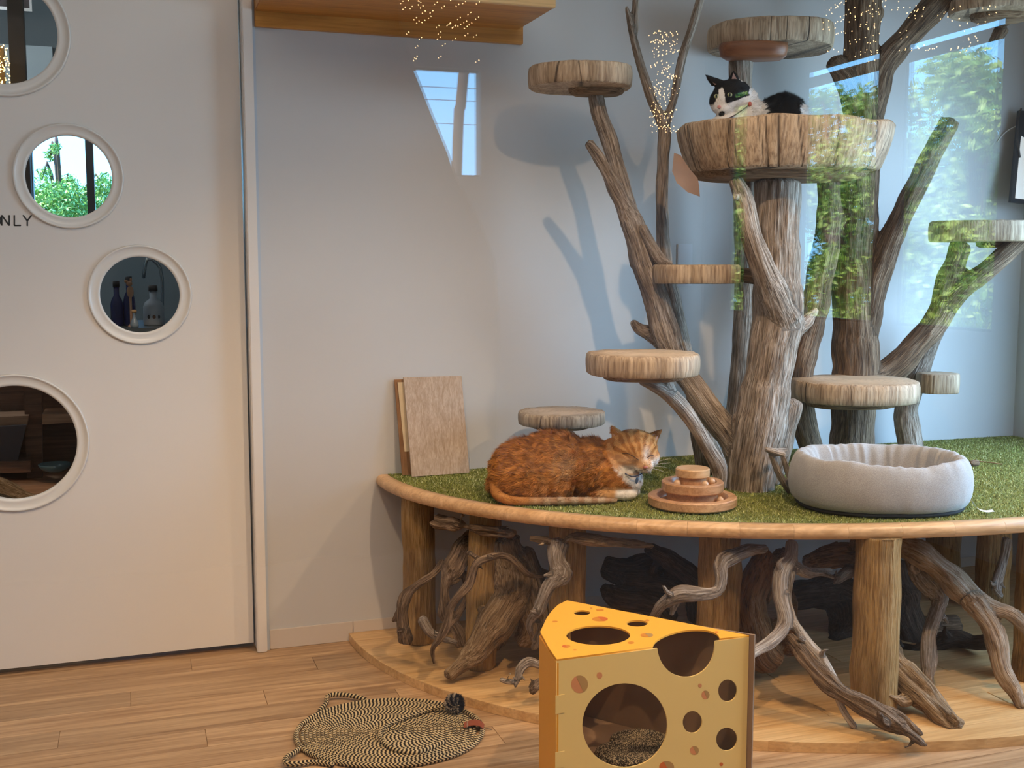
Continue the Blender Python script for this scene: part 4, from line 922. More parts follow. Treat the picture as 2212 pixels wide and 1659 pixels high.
# ------------------------------------------------------------------ cats
def catframe(px0, py0, Y):
    O = onY(px0, py0, Y); s = depth(O) / FPX
    def W(px, py, w=0): return O + s * ((px - px0) * RV + (w) * Fh) + np.array([0, 0, s * (py0 - py)])
    return O, s, W
def ell_px(W, c, r, rot=0, nu=24, nv=16):
    V, F = sphere_vf((0, 0, 0), 1.0, nu, nv); ca, sa = math.cos(math.radians(rot)), math.sin(math.radians(rot))
    out = []
    for x, y, z in V:
        u, v, w = x * r[0], z * r[1], y * r[2]; u, v = u * ca - v * sa, u * sa + v * ca
        out.append(W(c[0] + u, c[1] - v, (c[2] if len(c) > 2 else 0) + w))
    return out, F
def ear_vf(W, b1, b2, tip, w0, th, back):
    # base ring between b1 and b2, thickness th in depth, closing at the tip
    V, F = [], []; L = 7; K = 10
    for l in range(L):
        t = l / (L - 1); cxm = (b1[0] + b2[0]) / 2 * (1 - t) + tip[0] * t; cym = (b1[1] + b2[1]) / 2 * (1 - t) + tip[1] * t
        hw = ((b2[0] - b1[0]) / 2) * ((1 - t) ** .8) + .8; hy = ((b2[1] - b1[1]) / 2) * ((1 - t) ** .8)
        for k in range(K):
            a = 2 * math.pi * k / K; V.append(W(cxm + hw * math.cos(a), cym + hy * math.cos(a), w0 + back * t + (th * (1 - t) ** .7 + 1.2) * math.sin(a)))
    for l in range(L - 1):
        for k in range(K): F.append((l * K + k, l * K + (k + 1) % K, (l + 1) * K + (k + 1) % K, (l + 1) * K + k))
    F.append(tuple(range(K - 1, -1, -1))); F.append(tuple((L - 1) * K + k for k in range(K)))
    return V, F
def make_body(name, parts, voxel, smooth, colfn, Winv, mat, parent, origin, floor=None, lump=.0012):
    m = MB()
    for V, F in parts: m.add(V, F)
    me = bpy.data.meshes.new(name); me.from_pydata(m.v, [], m.f); me.update()
    me = eval_mods(me, [('REMESH', dict(mode='VOXEL', voxel_size=voxel)), ('SMOOTH', dict(iterations=smooth, factor=.5))]); me.name = name
    nv = len(me.vertices); co = np.empty(nv * 3); me.vertices.foreach_get('co', co); co = co.reshape(-1, 3)
    no = np.empty(nv * 3); me.vertex_normals.foreach_get('vector', no); no = no.reshape(-1, 3)
    co += no * np.array([lump * mnoise.noise(Vector(p * 40)) + lump * .8 * mnoise.noise(Vector(p * 110)) for p in co])[:, None]
    if floor is not None: co[:, 2] = np.maximum(co[:, 2], floor)
    cols = colfn(Winv(co), no, co)
    me.vertices.foreach_set('co', (co - origin).ravel())
    a = me.attributes.new('col', 'FLOAT_COLOR', 'POINT'); a.data.foreach_set('color', np.hstack([cols, np.ones((nv, 1))]).ravel())
    me.materials.clear(); me.materials.append(mat); me.update()
    o = link_data(name, me, mat, None, True); o.parent = parent
    return o, me, origin
def fur(name, me, origin, n, lenfn, colfn, Winv, comb, mat, parent, width=.0006, seed=1, floor=None):
    rg = np.random.default_rng(seed); me.calc_loop_triangles(); nt = len(me.loop_triangles)
    tr = np.empty(nt * 3, dtype=np.int32); me.loop_triangles.foreach_get('vertices', tr); tr = tr.reshape(-1, 3)
    co = np.empty(len(me.vertices) * 3); me.vertices.foreach_get('co', co); co = co.reshape(-1, 3) + origin
    A, B, C = co[tr[:, 0]], co[tr[:, 1]], co[tr[:, 2]]; nr = np.cross(B - A, C - A); ar = np.linalg.norm(nr, axis=1); nr /= ar[:, None] + 1e-12
    k = rg.choice(nt, n, p=ar / ar.sum()); u = rg.random(n); v = rg.random(n); s = u + v > 1; u[s] = 1 - u[s]; v[s] = 1 - v[s]
    P = A[k] + u[:, None] * (B - A)[k] + v[:, None] * (C - A)[k]; N = nr[k]; q = Winv(P)
    L = lenfn(q, P) * rg.uniform(.6, 1.25, n)
    cb = comb(q, P); cb = cb - N * (cb * N).sum(1)[:, None]; cb /= np.linalg.norm(cb, axis=1)[:, None] + 1e-9
    nv = np.array([[mnoise.noise(Vector(p * 55)), mnoise.noise(Vector(p * 55 + 9.0)), mnoise.noise(Vector(p * 55 - 7.0))] for p in P])
    D = cb + N * rg.uniform(.3, .8, n)[:, None] + nv * 1.1 + rg.normal(0, .16, (n, 3)); D /= np.linalg.norm(D, axis=1)[:, None]
    S = np.cross(D, N); S /= np.linalg.norm(S, axis=1)[:, None] + 1e-9
    VV = np.zeros((n, 3, 3)); base = P - N * .0008; w = width * rg.uniform(.7, 1.4, n)[:, None]
    VV[:, 0] = base - S * w; VV[:, 1] = base + S * w; VV[:, 2] = base + D * L[:, None]
    if floor is not None: VV[:, :, 2] = np.maximum(VV[:, :, 2], floor)
    c = colfn(q, N, P) * rg.uniform(.6, 1.5, (n, 1))
    return tri_soup(name, VV, mat, parent, origin, np.clip(c, 0, 1))
def attach(o, parent, origin):
    o.parent = parent; o.location = (0, 0, 0) if o.get('kind') == 'stuff' else -Vector(parent.location); return o
fm_ = NT('fur'); at = fm_.new('ShaderNodeAttribute', attribute_name='col'); M['fur'] = fm_.fin(at.outputs['Color'], .75, .2)
def make_winv(O, s, px0, py0):
    def f(P):
        d = (P - O) / s; u = d @ RV; w = d @ Fh; return np.stack([px0 + u, py0 - d[:, 2], w], 1)
    return f
def n3(q, sx, sy=None, off=0): sy = sy or sx; return np.array([mnoise.noise(Vector((p[0] * sx + off, p[1] * sy, p[2] * sx))) for p in q])
def sstep(a, b, x): t = np.clip((x - a) / (b - a), 0, 1); return t * t * (3 - 2 * t)
def facepiece(name, W, pts, r, mat, parent, O, step=.004, w=None):
    P = [W(*p) for p in pts]; rr = r if not np.isscalar(r) else [r] * len(P); Q, q = resample(P, rr, step); V, F = tube_vf(Q, q, 6)
    return attach(link_mesh(name, V, F, mat, None, True, origin=None), parent, O)

# ---- orange cat
CO, cs_, W = catframe(1240, 1092, 3.03)
CO = np.array([CO[0], CO[1], HP]); 
CO[2] = HP + .001
W = (lambda O, s: (lambda px, py, w=0: O + s * ((px - 1240) * RV + w * Fh) + np.array([0, 0, s * (1092 - py)])))(CO, cs_)
Wi = make_winv(CO, cs_, 1240, 1092)
oc = thing('orange_cat', 'orange tabby cat with white chest lying loafed on the turf, eyes closed', 'cat', tuple(CO))
parts = [ell_px(W, (1146, 1030, 10), (88, 68, 72)), ell_px(W, (1195, 1018, 10), (95, 69, 68)), ell_px(W, (1270, 1028, 5), (70, 66, 58)), ell_px(W, (1140, 1052, -36), (80, 44, 44), -8), ell_px(W, (1105, 1060, 0), (52, 36, 60)),
         ell_px(W, (1198, 1050, -44), (44, 42, 30), 20), ell_px(W, (1320, 1040, -5), (52, 54, 46)), ell_px(W, (1348, 1052, -14), (38, 38, 30)), ell_px(W, (1325, 1005, 0), (40, 42, 36), 20),
         ell_px(W, (1344, 1079, -32), (30, 12.5, 15)), ell_px(W, (1310, 1078, -30), (40, 15, 18)), ell_px(W, (1360, 1080, 4), (24, 11, 14)),
         ell_px(W, (1365, 982, -12), (52, 40, 40)), ell_px(W, (1352, 1000, -20), (36, 28, 30)), ell_px(W, (1399, 1002, -14), (23, 22, 26)), ell_px(W, (1384, 1015, -44), (21, 14, 18)), ell_px(W, (1376, 1002, -42), (15, 22, 16), 6), ell_px(W, (1390, 1023, -36), (13, 9, 13)),
         ear_vf(W, (1320, 972), (1346, 951), (1319, 934), -10, 9, 4), ear_vf(W, (1391, 955), (1415, 972), (1427, 942), -10, 9, 4)]
def ocol(q, no, co):
    x, y, w = q[:, 0], q[:, 1], q[:, 2]; nzz = n3(q, .035); n2_ = n3(q, .11, off=5)
    base = np.array([.50, .205, .045]); dark = np.array([.27, .085, .015]); lite = np.array([.68, .40, .17]); white = np.array([.80, .76, .70])
    t = sstep(-.3, .4, np.sin(x * .17 + y * .03 + nzz * 5.5) * .3 + n2_ * .8)[:, None] * .5 + .5
    c = base * t + dark * (1 - t); c = c * (1 + .25 * n2_[:, None])
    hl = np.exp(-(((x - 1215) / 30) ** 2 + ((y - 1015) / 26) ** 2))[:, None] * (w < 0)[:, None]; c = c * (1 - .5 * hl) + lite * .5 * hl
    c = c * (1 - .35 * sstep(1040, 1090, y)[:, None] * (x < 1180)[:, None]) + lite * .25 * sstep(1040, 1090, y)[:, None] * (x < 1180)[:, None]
    head = ((x - 1367) / 58) ** 2 + ((y - 983) / 52) ** 2 < 1.05
    hs = sstep(-.2, .3, np.sin(np.arctan2(x - 1377, 1012 - y) * 21 + nzz * 3.5) * .6 + n2_ * .9)[:, None]
    hc = np.array([.58, .31, .11]) * hs + np.array([.40, .17, .045]) * (1 - hs)
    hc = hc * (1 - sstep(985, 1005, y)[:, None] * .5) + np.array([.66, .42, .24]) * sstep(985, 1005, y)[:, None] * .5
    fk = (np.exp(-((x - 1389) / 7) ** 2 - ((y - 988) / 14) ** 2) * .6)[:, None]; hc = hc * (1 - fk) + white * fk
    wm = np.clip(np.exp(-(((x - 1352) / 20) ** 4 + ((y - 1024) / 10) ** 4)) + np.exp(-(((x - 1410) / 12) ** 4 + ((y - 1014) / 15) ** 4)) + np.exp(-(((x - 1385) / 24) ** 4 + ((y - 1026) / 7) ** 4)), 0, 1)[:, None]
    hc = hc * (1 - wm) + white * wm
    c = np.where(head[:, None], hc, c)
    line = (x - (1322 + (y - 1020) * .85)); ch = (sstep(-6, 6, line + n2_ * 10) * (y > 1012) * (~head) * (x > 1318))[:, None]
    c = c * (1 - ch) + white * ch
    tan = (((y > 1060) & (x > 1290) & (x < 1345)).astype(float) * .7)[:, None]; c = c * (1 - tan) + lite * tan
    pw = (sstep(1320, 1332, x) * sstep(1064, 1069, y))[:, None]; c = c * (1 - pw) + white * pw
    return np.clip(c, 0, 1)
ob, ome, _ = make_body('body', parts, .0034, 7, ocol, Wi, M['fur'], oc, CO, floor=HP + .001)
def olen(q, P):
    x, y = q[:, 0], q[:, 1]; L = np.full(len(q), .016); head = ((x - 1367) / 58) ** 2 + ((y - 983) / 50) ** 2 < 1.1
    L = np.where(head, .0042, L); L = np.where((x > 1315) & (y > 1062), .0035, L); L = np.where((x > 1300) & ~head, np.minimum(L, .008), L); return L
def ocomb(q, P):
    x, y = q[:, 0], q[:, 1]; head = ((x - 1367) / 58) ** 2 + ((y - 983) / 50) ** 2 < 1.1
    d = np.where(head[:, None], ((x - 1384)[:, None] * RV + (1015 - y)[:, None] * np.array([0, 0, 1])), -RV + np.array([0, 0, -.35])); return d / (np.linalg.norm(d, axis=1)[:, None] + 1e-9)
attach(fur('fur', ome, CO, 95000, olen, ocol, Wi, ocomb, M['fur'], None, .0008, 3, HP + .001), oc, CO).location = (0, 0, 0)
# tail
tp = [(1068, 1050, -38, 11), (1075, 1072, -62, 11), (1105, 1083, -76, 9.5), (1160, 1083, -84, 8.5), (1225, 1082, -82, 7.5), (1290, 1084, -70, 6.5), (1325, 1086, -60, 4.5)]
P = [W(a, b, c) for a, b, c, r in tp]; Q, q = resample(P, [r * cs_ for *_, r in tp], .004); V, F = tube_vf(Q, q, 12)
V = np.array(V); V[:, 2] = np.maximum(V[:, 2], HP + .001)
me = bpy.data.meshes.new('tail'); me.from_pydata((V - CO).tolist(), [], F); me.update()
def tcol(q, no, co):
    x = q[:, 0]; t = sstep(-.2, .3, np.sin(x * .22))[:, None]; k = sstep(1110, 1190, x)[:, None]
    a = np.array([.50, .22, .06]); b = np.array([.50, .36, .23]) * t + np.array([.38, .22, .12]) * (1 - t); return a * (1 - k) + b * k
c = tcol(Wi(V), None, None); a = me.attributes.new('col', 'FLOAT_COLOR', 'POINT'); a.data.foreach_set('color', np.hstack([c, np.ones((len(c), 1))]).ravel())
to = link_data('tail', me, M['fur'], None, True); to.parent = oc
fz = fur('tail_fur', me, CO, 9000, lambda q, P: np.full(len(q), .007), tcol, Wi, lambda q, P: np.tile(RV, (len(q), 1)), M['fur'], None, .0005, 5, HP + .001); attach(fz, oc, CO)
pk = plain('pink_nose', (.42, .15, .12), .4); dk = plain('dark_eyelid', (.045, .02, .015), .5); wh = plain('whisker', (.85, .82, .78), .4); iw = plain('inner_ear_pink', (.62, .40, .33), .8)
facepiece('eyelid', W, [(1338, 988.5, -45), (1349, 987, -54), (1361, 993, -58), (1372, 1000, -59)], .0011, dk, oc, CO)
facepiece('eyelid', W, [(1391, 996, -52), (1397, 993.5, -48), (1405, 992, -42)], .0013, dk, oc, CO)
V, F = ell_px(W, (1385.5, 1015, -62), (5, 3.2, 3), 0, 12, 8); attach(link_mesh('nose', V, F, pk, None, True), oc, CO)
facepiece('mouth', W, [(1366, 1019, -50), (1376, 1022, -58), (1385, 1019, -62), (1391, 1022, -58), (1397, 1020, -52)], .0008, dk, oc, CO)
for (sx, ex, sy, ey) in ((1398, 1438, 1014, 1006), (1398, 1432, 1016, 1016), (1396, 1427, 1019, 1026), (1370, 1335, 1019, 1030), (1370, 1340, 1021, 1036), (1400, 1441, 1010, 996)):
    facepiece('whisker', W, [(sx, sy, -50), ((sx + ex) / 2, (sy + ey) / 2 - 2, -58), (ex, ey, -60)], [.0005, .0004, .0002], wh, oc, CO)
for b1, b2, tp_ in (((1325, 969), (1341, 956), (1320, 938)), ((1396, 958), (1411, 970), (1424, 945))):
    V = [W(*b1, -19.5), W(*b2, -19.5), W(*tp_, -9), W((b1[0] + b2[0]) / 2, (b1[1] + b2[1]) / 2, -14)]
    attach(link_mesh('inner_ear', V + [v + Fh * .001 for v in V], [(0, 1, 2), (0, 3, 1), (6, 5, 4), (5, 7, 4), (0, 2, 6, 4), (2, 1, 5, 6)], iw, None), oc, CO)
facepiece('collar', W, [(1345, 1032, -44), (1360, 1037, -50), (1375, 1034, -47), (1388, 1028, -36)], .0018, plain('navy_collar', (.03, .05, .12), .5), oc, CO)
V, F = ell_px(W, (1369, 1045, -52), (3.2, 7.5, 1.5), -8, 12, 8); attach(link_mesh('collar_tag', V, F, plain('blue_tag', (.05, .09, .17), .3), None, True), oc, CO)

# ---- black and white cat
BO, bs_, _ = catframe(1620, 300, 3.02)
W2 = (lambda O, s: (lambda px, py, w=0: O + s * ((px - 1620) * RV + w * Fh) + np.array([0, 0, s * (300 - py)])))(BO, bs_)
Wi2 = make_winv(BO, bs_, 1620, 300)
bw = thing('black_and_white_cat', 'black and white cat with pink nose lying in the high wooden bowl', 'cat', tuple(BO))
parts = [ell_px(W2, (1692, 252, 12), (54, 50, 52)), ell_px(W2, (1660, 262, 8), (52, 44, 50)), ell_px(W2, (1722, 268, 14), (26, 40, 40)), ell_px(W2, (1618, 252, 0), (34, 38, 38)), ell_px(W2, (1605, 228, 2), (28, 34, 34), -35), ell_px(W2, (1575, 270, -8), (44, 24, 34)),
         ell_px(W2, (1578, 211, -6), (43, 36, 36)), ell_px(W2, (1560, 222, -14), (32, 30, 28)), ell_px(W2, (1600, 222, -6), (28, 26, 30)), ell_px(W2, (1556, 240, -24), (20, 13, 17)), ell_px(W2, (1550, 228, -26), (11, 20, 12), 8), ell_px(W2, (1556, 250, -18), (13, 8, 12)),
         ear_vf(W2, (1535, 190), (1561, 178), (1521, 164), -4, 8, 4), ear_vf(W2, (1569, 180), (1602, 186), (1582, 155), 2, 9, 3)]
def bcol(q, no, co):
    x, y, w = q[:, 0], q[:, 1], q[:, 2]; n2_ = n3(q, .09, off=3) * 7
    white = np.array([.82, .79, .76]); blk = np.array([.012, .012, .014])
    k = np.ones(len(x))                       # 1 = white
    hd = x < 1628
    black = np.zeros(len(x), bool)
    band = (y < 231 - (x - 1561) * .36 + n2_ * .3) & (x >= 1555) & (x < 1612 + n2_) & hd & (y > 150)
    left = (x < 1545 - (y - 200) * .10) & (y < 232) & hd
    top = (y < 200 + n2_ * .4) & (x < 1600 + n2_) & hd
    blaze = (np.abs(x - (1549 - (y - 215) * .12)) < 1.5 + (y - 198) * .30) & (y > 196) & (w < 5)
    black |= (band | left | top) & ~blaze
    black |= (np.hypot(x - 1552, (y - 251) * 1.2) < 6)
    black |= (x > 1644 + n2_) & (x < 1719 + n2_ * .6 + np.maximum(0, 232 - y) * 2)
    ear2 = (x > 1588) & (y < 182) & (x < 1605); black &= ~(ear2 & (x > 1594))
    k = np.where(black, 0.0, 1.0)[:, None]
    return white * k + blk * (1 - k)
ob2, bme, _ = make_body('body', parts, .0032, 6, bcol, Wi2, M['fur'], bw, BO, lump=.0006)
def bcomb(q, P):
    x, y = q[:, 0], q[:, 1]; head = x < 1628; d = np.where(head[:, None], ((x - 1548)[:, None] * RV + (238 - y)[:, None] * np.array([0, 0, 1])), RV + np.array([0, 0, -.5])); return d / (np.linalg.norm(d, axis=1)[:, None] + 1e-9)
attach(fur('fur', bme, BO, 60000, lambda q, P: np.where(q[:, 0] < 1615, .004, .012), bcol, Wi2, bcomb, M['fur'], None, .0005, 4), bw, BO)
eye = plain('cat_eye', (.38, .40, .20), .1, .8); pup = plain('pupil', (.005, .005, .005), .1)
for (ex, ey, ew) in ((1567, 213, -40), (1539.5, 215, -34)):
    V, F = ell_px(W2, (ex, ey, ew), (5.5, 4.6, 4), 0, 14, 10); attach(link_mesh('eye', V, F, eye, None, True), bw, BO)
    V, F = ell_px(W2, (ex - .5, ey + .2, ew - 3.4), (2.0, 3.6, 2.0), 0, 10, 8); attach(link_mesh('pupil', V, F, pup, None, True), bw, BO)
V, F = ell_px(W2, (1545, 238, -39), (4.5, 4, 3), 0, 12, 8); attach(link_mesh('nose', V, F, plain('pink_nose_tip', (.55, .25, .22), .4), None, True), bw, BO)
V, F = ell_px(W2, (1552, 250.5, -33), (5, 3.6, 3), -20, 12, 8); attach(link_mesh('chin_patch', V, F, pup, None, True), bw, BO)
for b1, b2, tp_ in (((1540, 188), (1554, 181), (1524, 167)), ((1574, 182), (1592, 185), (1581, 161))):
    V = [W2(*b1, -12), W2(*b2, -12), W2(*tp_, -2), W2((b1[0] + b2[0]) / 2, (b1[1] + b2[1]) / 2, -4)]
    attach(link_mesh('inner_ear', V + [v + Fh * .001 for v in V], [(0, 1, 2), (0, 3, 1), (6, 5, 4), (5, 7, 4), (0, 2, 6, 4), (2, 1, 5, 6)], plain('inner_ear_dusky', (.30, .19, .17), .8), None), bw, BO)
facepiece('collar', W2, [(1562, 263, -38), (1580, 254, -42), (1600, 240, -38), (1616, 226, -28)], .002, plain('dark_collar', (.10, .06, .08), .5), bw, BO)
V, F = ell_px(W2, (1611, 231, -35), (4, 5, 2), 0, 12, 8); attach(link_mesh('collar_tag', V, F, plain('red_tag', (.45, .10, .06), .3), None, True), bw, BO)
for (ex, ey) in ((1520, 236), (1518, 244), (1585, 252), (1588, 245)):
    facepiece('whisker', W2, [(1545 if ex < 1540 else 1562, 243, -38), ((1550 + ex) / 2, ey - 3, -44), (ex, ey, -44)], [.0004, .0003, .0002], wh, bw, BO)

# ------------------------------------------------------------------ cheese-shaped cardboard house
HC = .42
A_, B_, C_, D1, D2 = onZ(1203, 1428, HC), onZ(1618, 1376, HC), onZ(1225, 1300, HC), onZ(1165, 1371, HC), onZ(1182, 1338, HC)
ch = thing('cheese_house', 'yellow cardboard cat house shaped like a wedge of holed cheese', 'cat house', (A_[0], A_[1], 0))
M['yel'] = plain('pale_yellow_card', (.78, .56, .20), .5, .4, nscale=2, namp=.03); M['org'] = plain('orange_card', (.86, .40, .035), .5, .4, nscale=2, namp=.03)
M['card'] = plain('brown_cardboard', (.27, .17, .10), .75, .2, nscale=20, namp=.06); M['orgd'] = plain('deep_orange_card', (.78, .34, .02), .5, .4)
th = .004
def vpanel(name, P, Q, zlo, zhi, holes_px, mat, top_cut=None, spots=()):
    P = np.array([P[0], P[1], 0.]); Q = np.array([Q[0], Q[1], 0.]); L = np.linalg.norm(Q - P); e = (Q - P) / L; n = np.array([e[1], -e[0], 0])
    def loc(px, py): q = onP(px, py, P, n); return (float((q - P) @ e), float(q[2]))
    hs = [[loc(cx + rx * math.cos(a), cy + ry * math.sin(a)) for a in np.linspace(0, 2 * math.pi, 48, endpoint=False)] for (cx, cy, rx, ry) in holes_px]
    out = [(0, zlo), (L, zlo), (L, zhi)]
    if top_cut:
        pts = [loc(*p) for p in top_cut]; pts = [(a, min(b, zhi)) for a, b in pts]; out += pts
    out.append((0, zhi))
    me = curve_panel(out, hs, th)
    for v in me.vertices:
        a, b, c = v.co; v.co = Vector(P + e * a - n * (th / 2) + n * c * -1 + np.array([0, 0, b])) - ch.location
    me.flip_normals(); bm = bmesh.new(); bm.from_mesh(me); bmesh.ops.recalc_face_normals(bm, faces=bm.faces); bm.to_mesh(me); bm.free()
    o = link_data(name, me, mat, None); o.parent = ch
    for (cx, cy, rx, ry, c1, c2) in spots:
        for half, cc in ((0, c1), (1, c2)):
            if cc is None: continue
            a0, a1 = (0, 2 * math.pi) if half == 0 else (-1.1, 2.0)
            pts = [loc(cx + rx * math.cos(a), cy - ry * math.sin(a)) for a in np.linspace(a0, a1, 28, endpoint=half == 1)]
            V = []
            for d in ((.0003 + .0002 * half), 0): V += [tuple(P + e * a + n * d + np.array([0, 0, b]) - np.array(ch.location)) for a, b in pts]
            k = len(pts); s = link_mesh('printed_spot', V, [tuple(range(k)), tuple(range(2 * k - 1, k - 1, -1))] + [(i, (i + 1) % k, k + (i + 1) % k, k + i) for i in range(k)], cc, None); s.parent = ch
    return o
s1 = plain('salmon_print', (.62, .25, .10), .5); s2 = plain('olive_print', (.42, .24, .08), .5); s3 = plain('red_print', (.60, .13, .02), .5); s4 = plain('dark_orange_print', (.62, .22, .02), .5)
cut = [(1546, 1370)] + [(1482 + 62 * math.cos(a), 1395 + 68 * math.sin(a)) for a in np.linspace(0, math.pi, 30)] + [(1419, 1392)]
vpanel('front_panel', A_, B_, .0, HC, [(1350, 1567, 92, 91), (1572, 1492, 20.5, 24), (1496, 1560, 21, 24), (1570, 1597, 23, 25)], M['yel'], top_cut=cut,
       spots=[(1252, 1478, 18, 19, s1, s2), (1295, 1459, 6, 7, s1, None), (1512, 1481, 4, 4.5, s1, None), (1524, 1501, 8.5, 9.5, s1, s2), (1500, 1621, 9.5, 9.5, s1, s2), (1440, 1657, 16, 13, s3, s2), (1558, 1651, 4, 4, s3, None)])
# top lid
def tl(px, py): q = onZ(px, py, HC); return (float(q[0]), float(q[1]))
outl = [tl(1203, 1428)] + [tl(1482 + 72 * math.cos(a), 1392 - 27 * math.sin(a) + (1482 + 72 * math.cos(a) - 1482) * -.125) for a in np.linspace(math.pi, 0, 30)] + [tl(1618, 1376), tl(1225, 1300), tl(1205, 1310), tl(1190, 1325), tl(1180, 1340), tl(1167, 1368), tl(1185, 1402)]
hl = [[tl(cx + rx * math.cos(a), cy + ry * math.sin(a)) for a in np.linspace(0, 2 * math.pi, 48, endpoint=False)] for (cx, cy, rx, ry) in ((1292, 1376, 69, 21), (1257, 1327, 18, 5.5), (1376, 1350, 23, 7))]
me = curve_panel(outl, hl, th)
for v in me.vertices: v.co = Vector((v.co.x, v.co.y, v.co.z + HC + th / 2)) - ch.location
o = link_data('lid', me, M['org'], None); o.parent = ch
for (cx, cy, rx, ry, c1, c2) in ((1296, 1341, 17, 5, s4, s3), (1397, 1376, 14, 4.5, s4, s2), (1223, 1400, 9, 3.2, s3, s4), (1242, 1408, 4, 1.4, s4, None), (1296, 1321, 8.5, 2.6, s4, None), (1398, 1344, 5, 2.2, s4, None), (1363, 1392, 7, 2.8, s4, None), (1277, 1317, 3, 1.2, s4, None), (1199, 1346, 6, 1.6, s4, None), (1548, 1369, 4, 1.4, s3, None)):
    for half, cc in ((0, c1), (1, c2)):
        if cc is None: continue
        pts = [tl(cx + rx * math.cos(a), cy - ry * math.sin(a)) for a in np.linspace(*((0, 2 * math.pi) if half == 0 else (-1.2, 1.9)), 24, endpoint=half == 1)]; k = len(pts)
        V = [(a - ch.location.x, b - ch.location.y, HC + th + .0003 + .0002 * half) for a, b in pts] + [(a - ch.location.x, b - ch.location.y, HC + th) for a, b in pts]
        s = link_mesh('printed_spot', V, [tuple(range(k)), tuple(range(2 * k - 1, k - 1, -1))], cc, None); s.parent = ch
# curved rear wall in facets, back panel (raw brown card standing a little proud)
seq = [A_, onZ(1185, 1402, HC), D1, onZ(1180, 1340, HC), onZ(1190, 1325, HC), onZ(1205, 1310, HC), C_]
for i in range(len(seq) - 1):
    a, b = seq[i], seq[i + 1]; nn = np.array([b[1] - a[1], a[0] - b[0], 0]); nn /= np.linalg.norm(nn)
    V = [tuple(np.array([p[0], p[1], z]) + nn * d - np.array(ch.location)) for d in (0, .004) for (p, z) in ((a, 0.0), (b, 0.0), (b, HC - .004), (a, HC - .004))]
    bm = bmesh.new(); vs = [bm.verts.new(v) for v in V]; [bm.faces.new([vs[k] for k in f]) for f in [(0, 1, 2, 3), (7, 6, 5, 4), (0, 4, 5, 1), (1, 5, 6, 2), (2, 6, 7, 3), (3, 7, 4, 0)]]
    bmesh.ops.recalc_face_normals(bm, faces=bm.faces); me = bpy.data.meshes.new('curved_wall'); bm.to_mesh(me); bm.free()
    o = link_data('curved_wall', me, M['orgd'], None); o.parent = ch
e = B_ - C_; Lb = np.linalg.norm(e[:2]); e = e / Lb; nb = np.array([-e[1], e[0], 0]); nb = nb if nb[1] > 0 else -nb
b0_ = C_ + e * Lb * .02; b1_ = C_ + e * (Lb + .012)
V = [tuple(np.array([p[0], p[1], z]) + nb * d - np.array(ch.location)) for d in (.002, .008) for (p, z) in ((b0_, 0.0), (b1_, 0.0), (b1_, HC + .006), (b0_, HC - .01))]
bm = bmesh.new(); vs = [bm.verts.new(v) for v in V]; [bm.faces.new([vs[k] for k in f]) for f in [(0, 1, 2, 3), (7, 6, 5, 4), (0, 4, 5, 1), (1, 5, 6, 2), (2, 6, 7, 3), (3, 7, 4, 0)]]
bmesh.ops.recalc_face_normals(bm, faces=bm.faces); me = bpy.data.meshes.new('back_panel'); bm.to_mesh(me); bm.free(); o = link_data('back_panel', me, M['card'], None); o.parent = ch
# raised shelf inside with a woven pad
cen = (A_ + B_ + C_) / 3; inn = [p + (cen - p) * .05 for p in (A_, B_, C_, onZ(1190, 1325, HC), D1)]
V = [(p[0] - ch.location.x, p[1] - ch.location.y, z) for z in (.135, .142) for p in inn]; k = 5
link_mesh('inner_shelf', V, [(4, 3, 2, 1, 0), (5, 6, 7, 8, 9)] + [(i, (i + 1) % k, k + (i + 1) % k, k + i) for i in range(k)], M['card'], None).parent = ch
tw = NT('woven_pad'); tcn = tw.new('ShaderNodeTexCoord'); vo = tw.new('ShaderNodeTexVoronoi', {'Vector': tcn.outputs['Object'], 'Scale': 330.0}); cc = tw.ramp(vo.outputs['Distance'], [(.25, (.60, .47, .28)), (.55, (.03, .025, .02))]); M['pad'] = tw.fin(cc, .9, .1)
pc = onZ(1365, 1625, .155)
for k, (dx, dy, rx, ry, zz) in enumerate(((0, 0, .085, .06, .142), (.045, .055, .07, .05, .1425))):
    V, F = lathe_vf([(0, 0), (.9, 0), (1, .35), (.95, .8), (.8, 1), (0, .85)], 40); V = [(x * rx, y * ry, z * .022) for x, y, z in V]
    o = link_mesh('woven_pad', V, F, M['pad'], None, True); o.parent = ch; o.location = Vector((pc[0] + dx, pc[1] + dy, zz)) - Vector((ch.location.x, ch.location.y, 0)); o.rotation_euler.z = -YAW
# lock tab on the front left edge
fe = (B_ - A_) / np.linalg.norm(B_ - A_); fn = np.array([fe[1], -fe[0], 0])
for z0_, z1_ in ((HC - .075, HC - .115), (HC - .20, HC - .235)):
    V = [tuple(np.array([A_[0], A_[1], 0]) + fe * a + fn * d + np.array([0, 0, z]) - np.array(ch.location)) for d in (0, .0008) for (a, z) in ((-.003, z1_), (.018, z1_), (.018, z0_), (-.003, z0_))]
    bm = bmesh.new(); vs = [bm.verts.new(v) for v in V]; [bm.faces.new([vs[k] for k in f]) for f in [(0, 1, 2, 3), (7, 6, 5, 4), (0, 4, 5, 1), (1, 5, 6, 2), (2, 6, 7, 3), (3, 7, 4, 0)]]
    bmesh.ops.recalc_face_normals(bm, faces=bm.faces); me = bpy.data.meshes.new('lock_tab'); bm.to_mesh(me); bm.free(); link_data('lock_tab', me, M['yel'], None).parent = ch

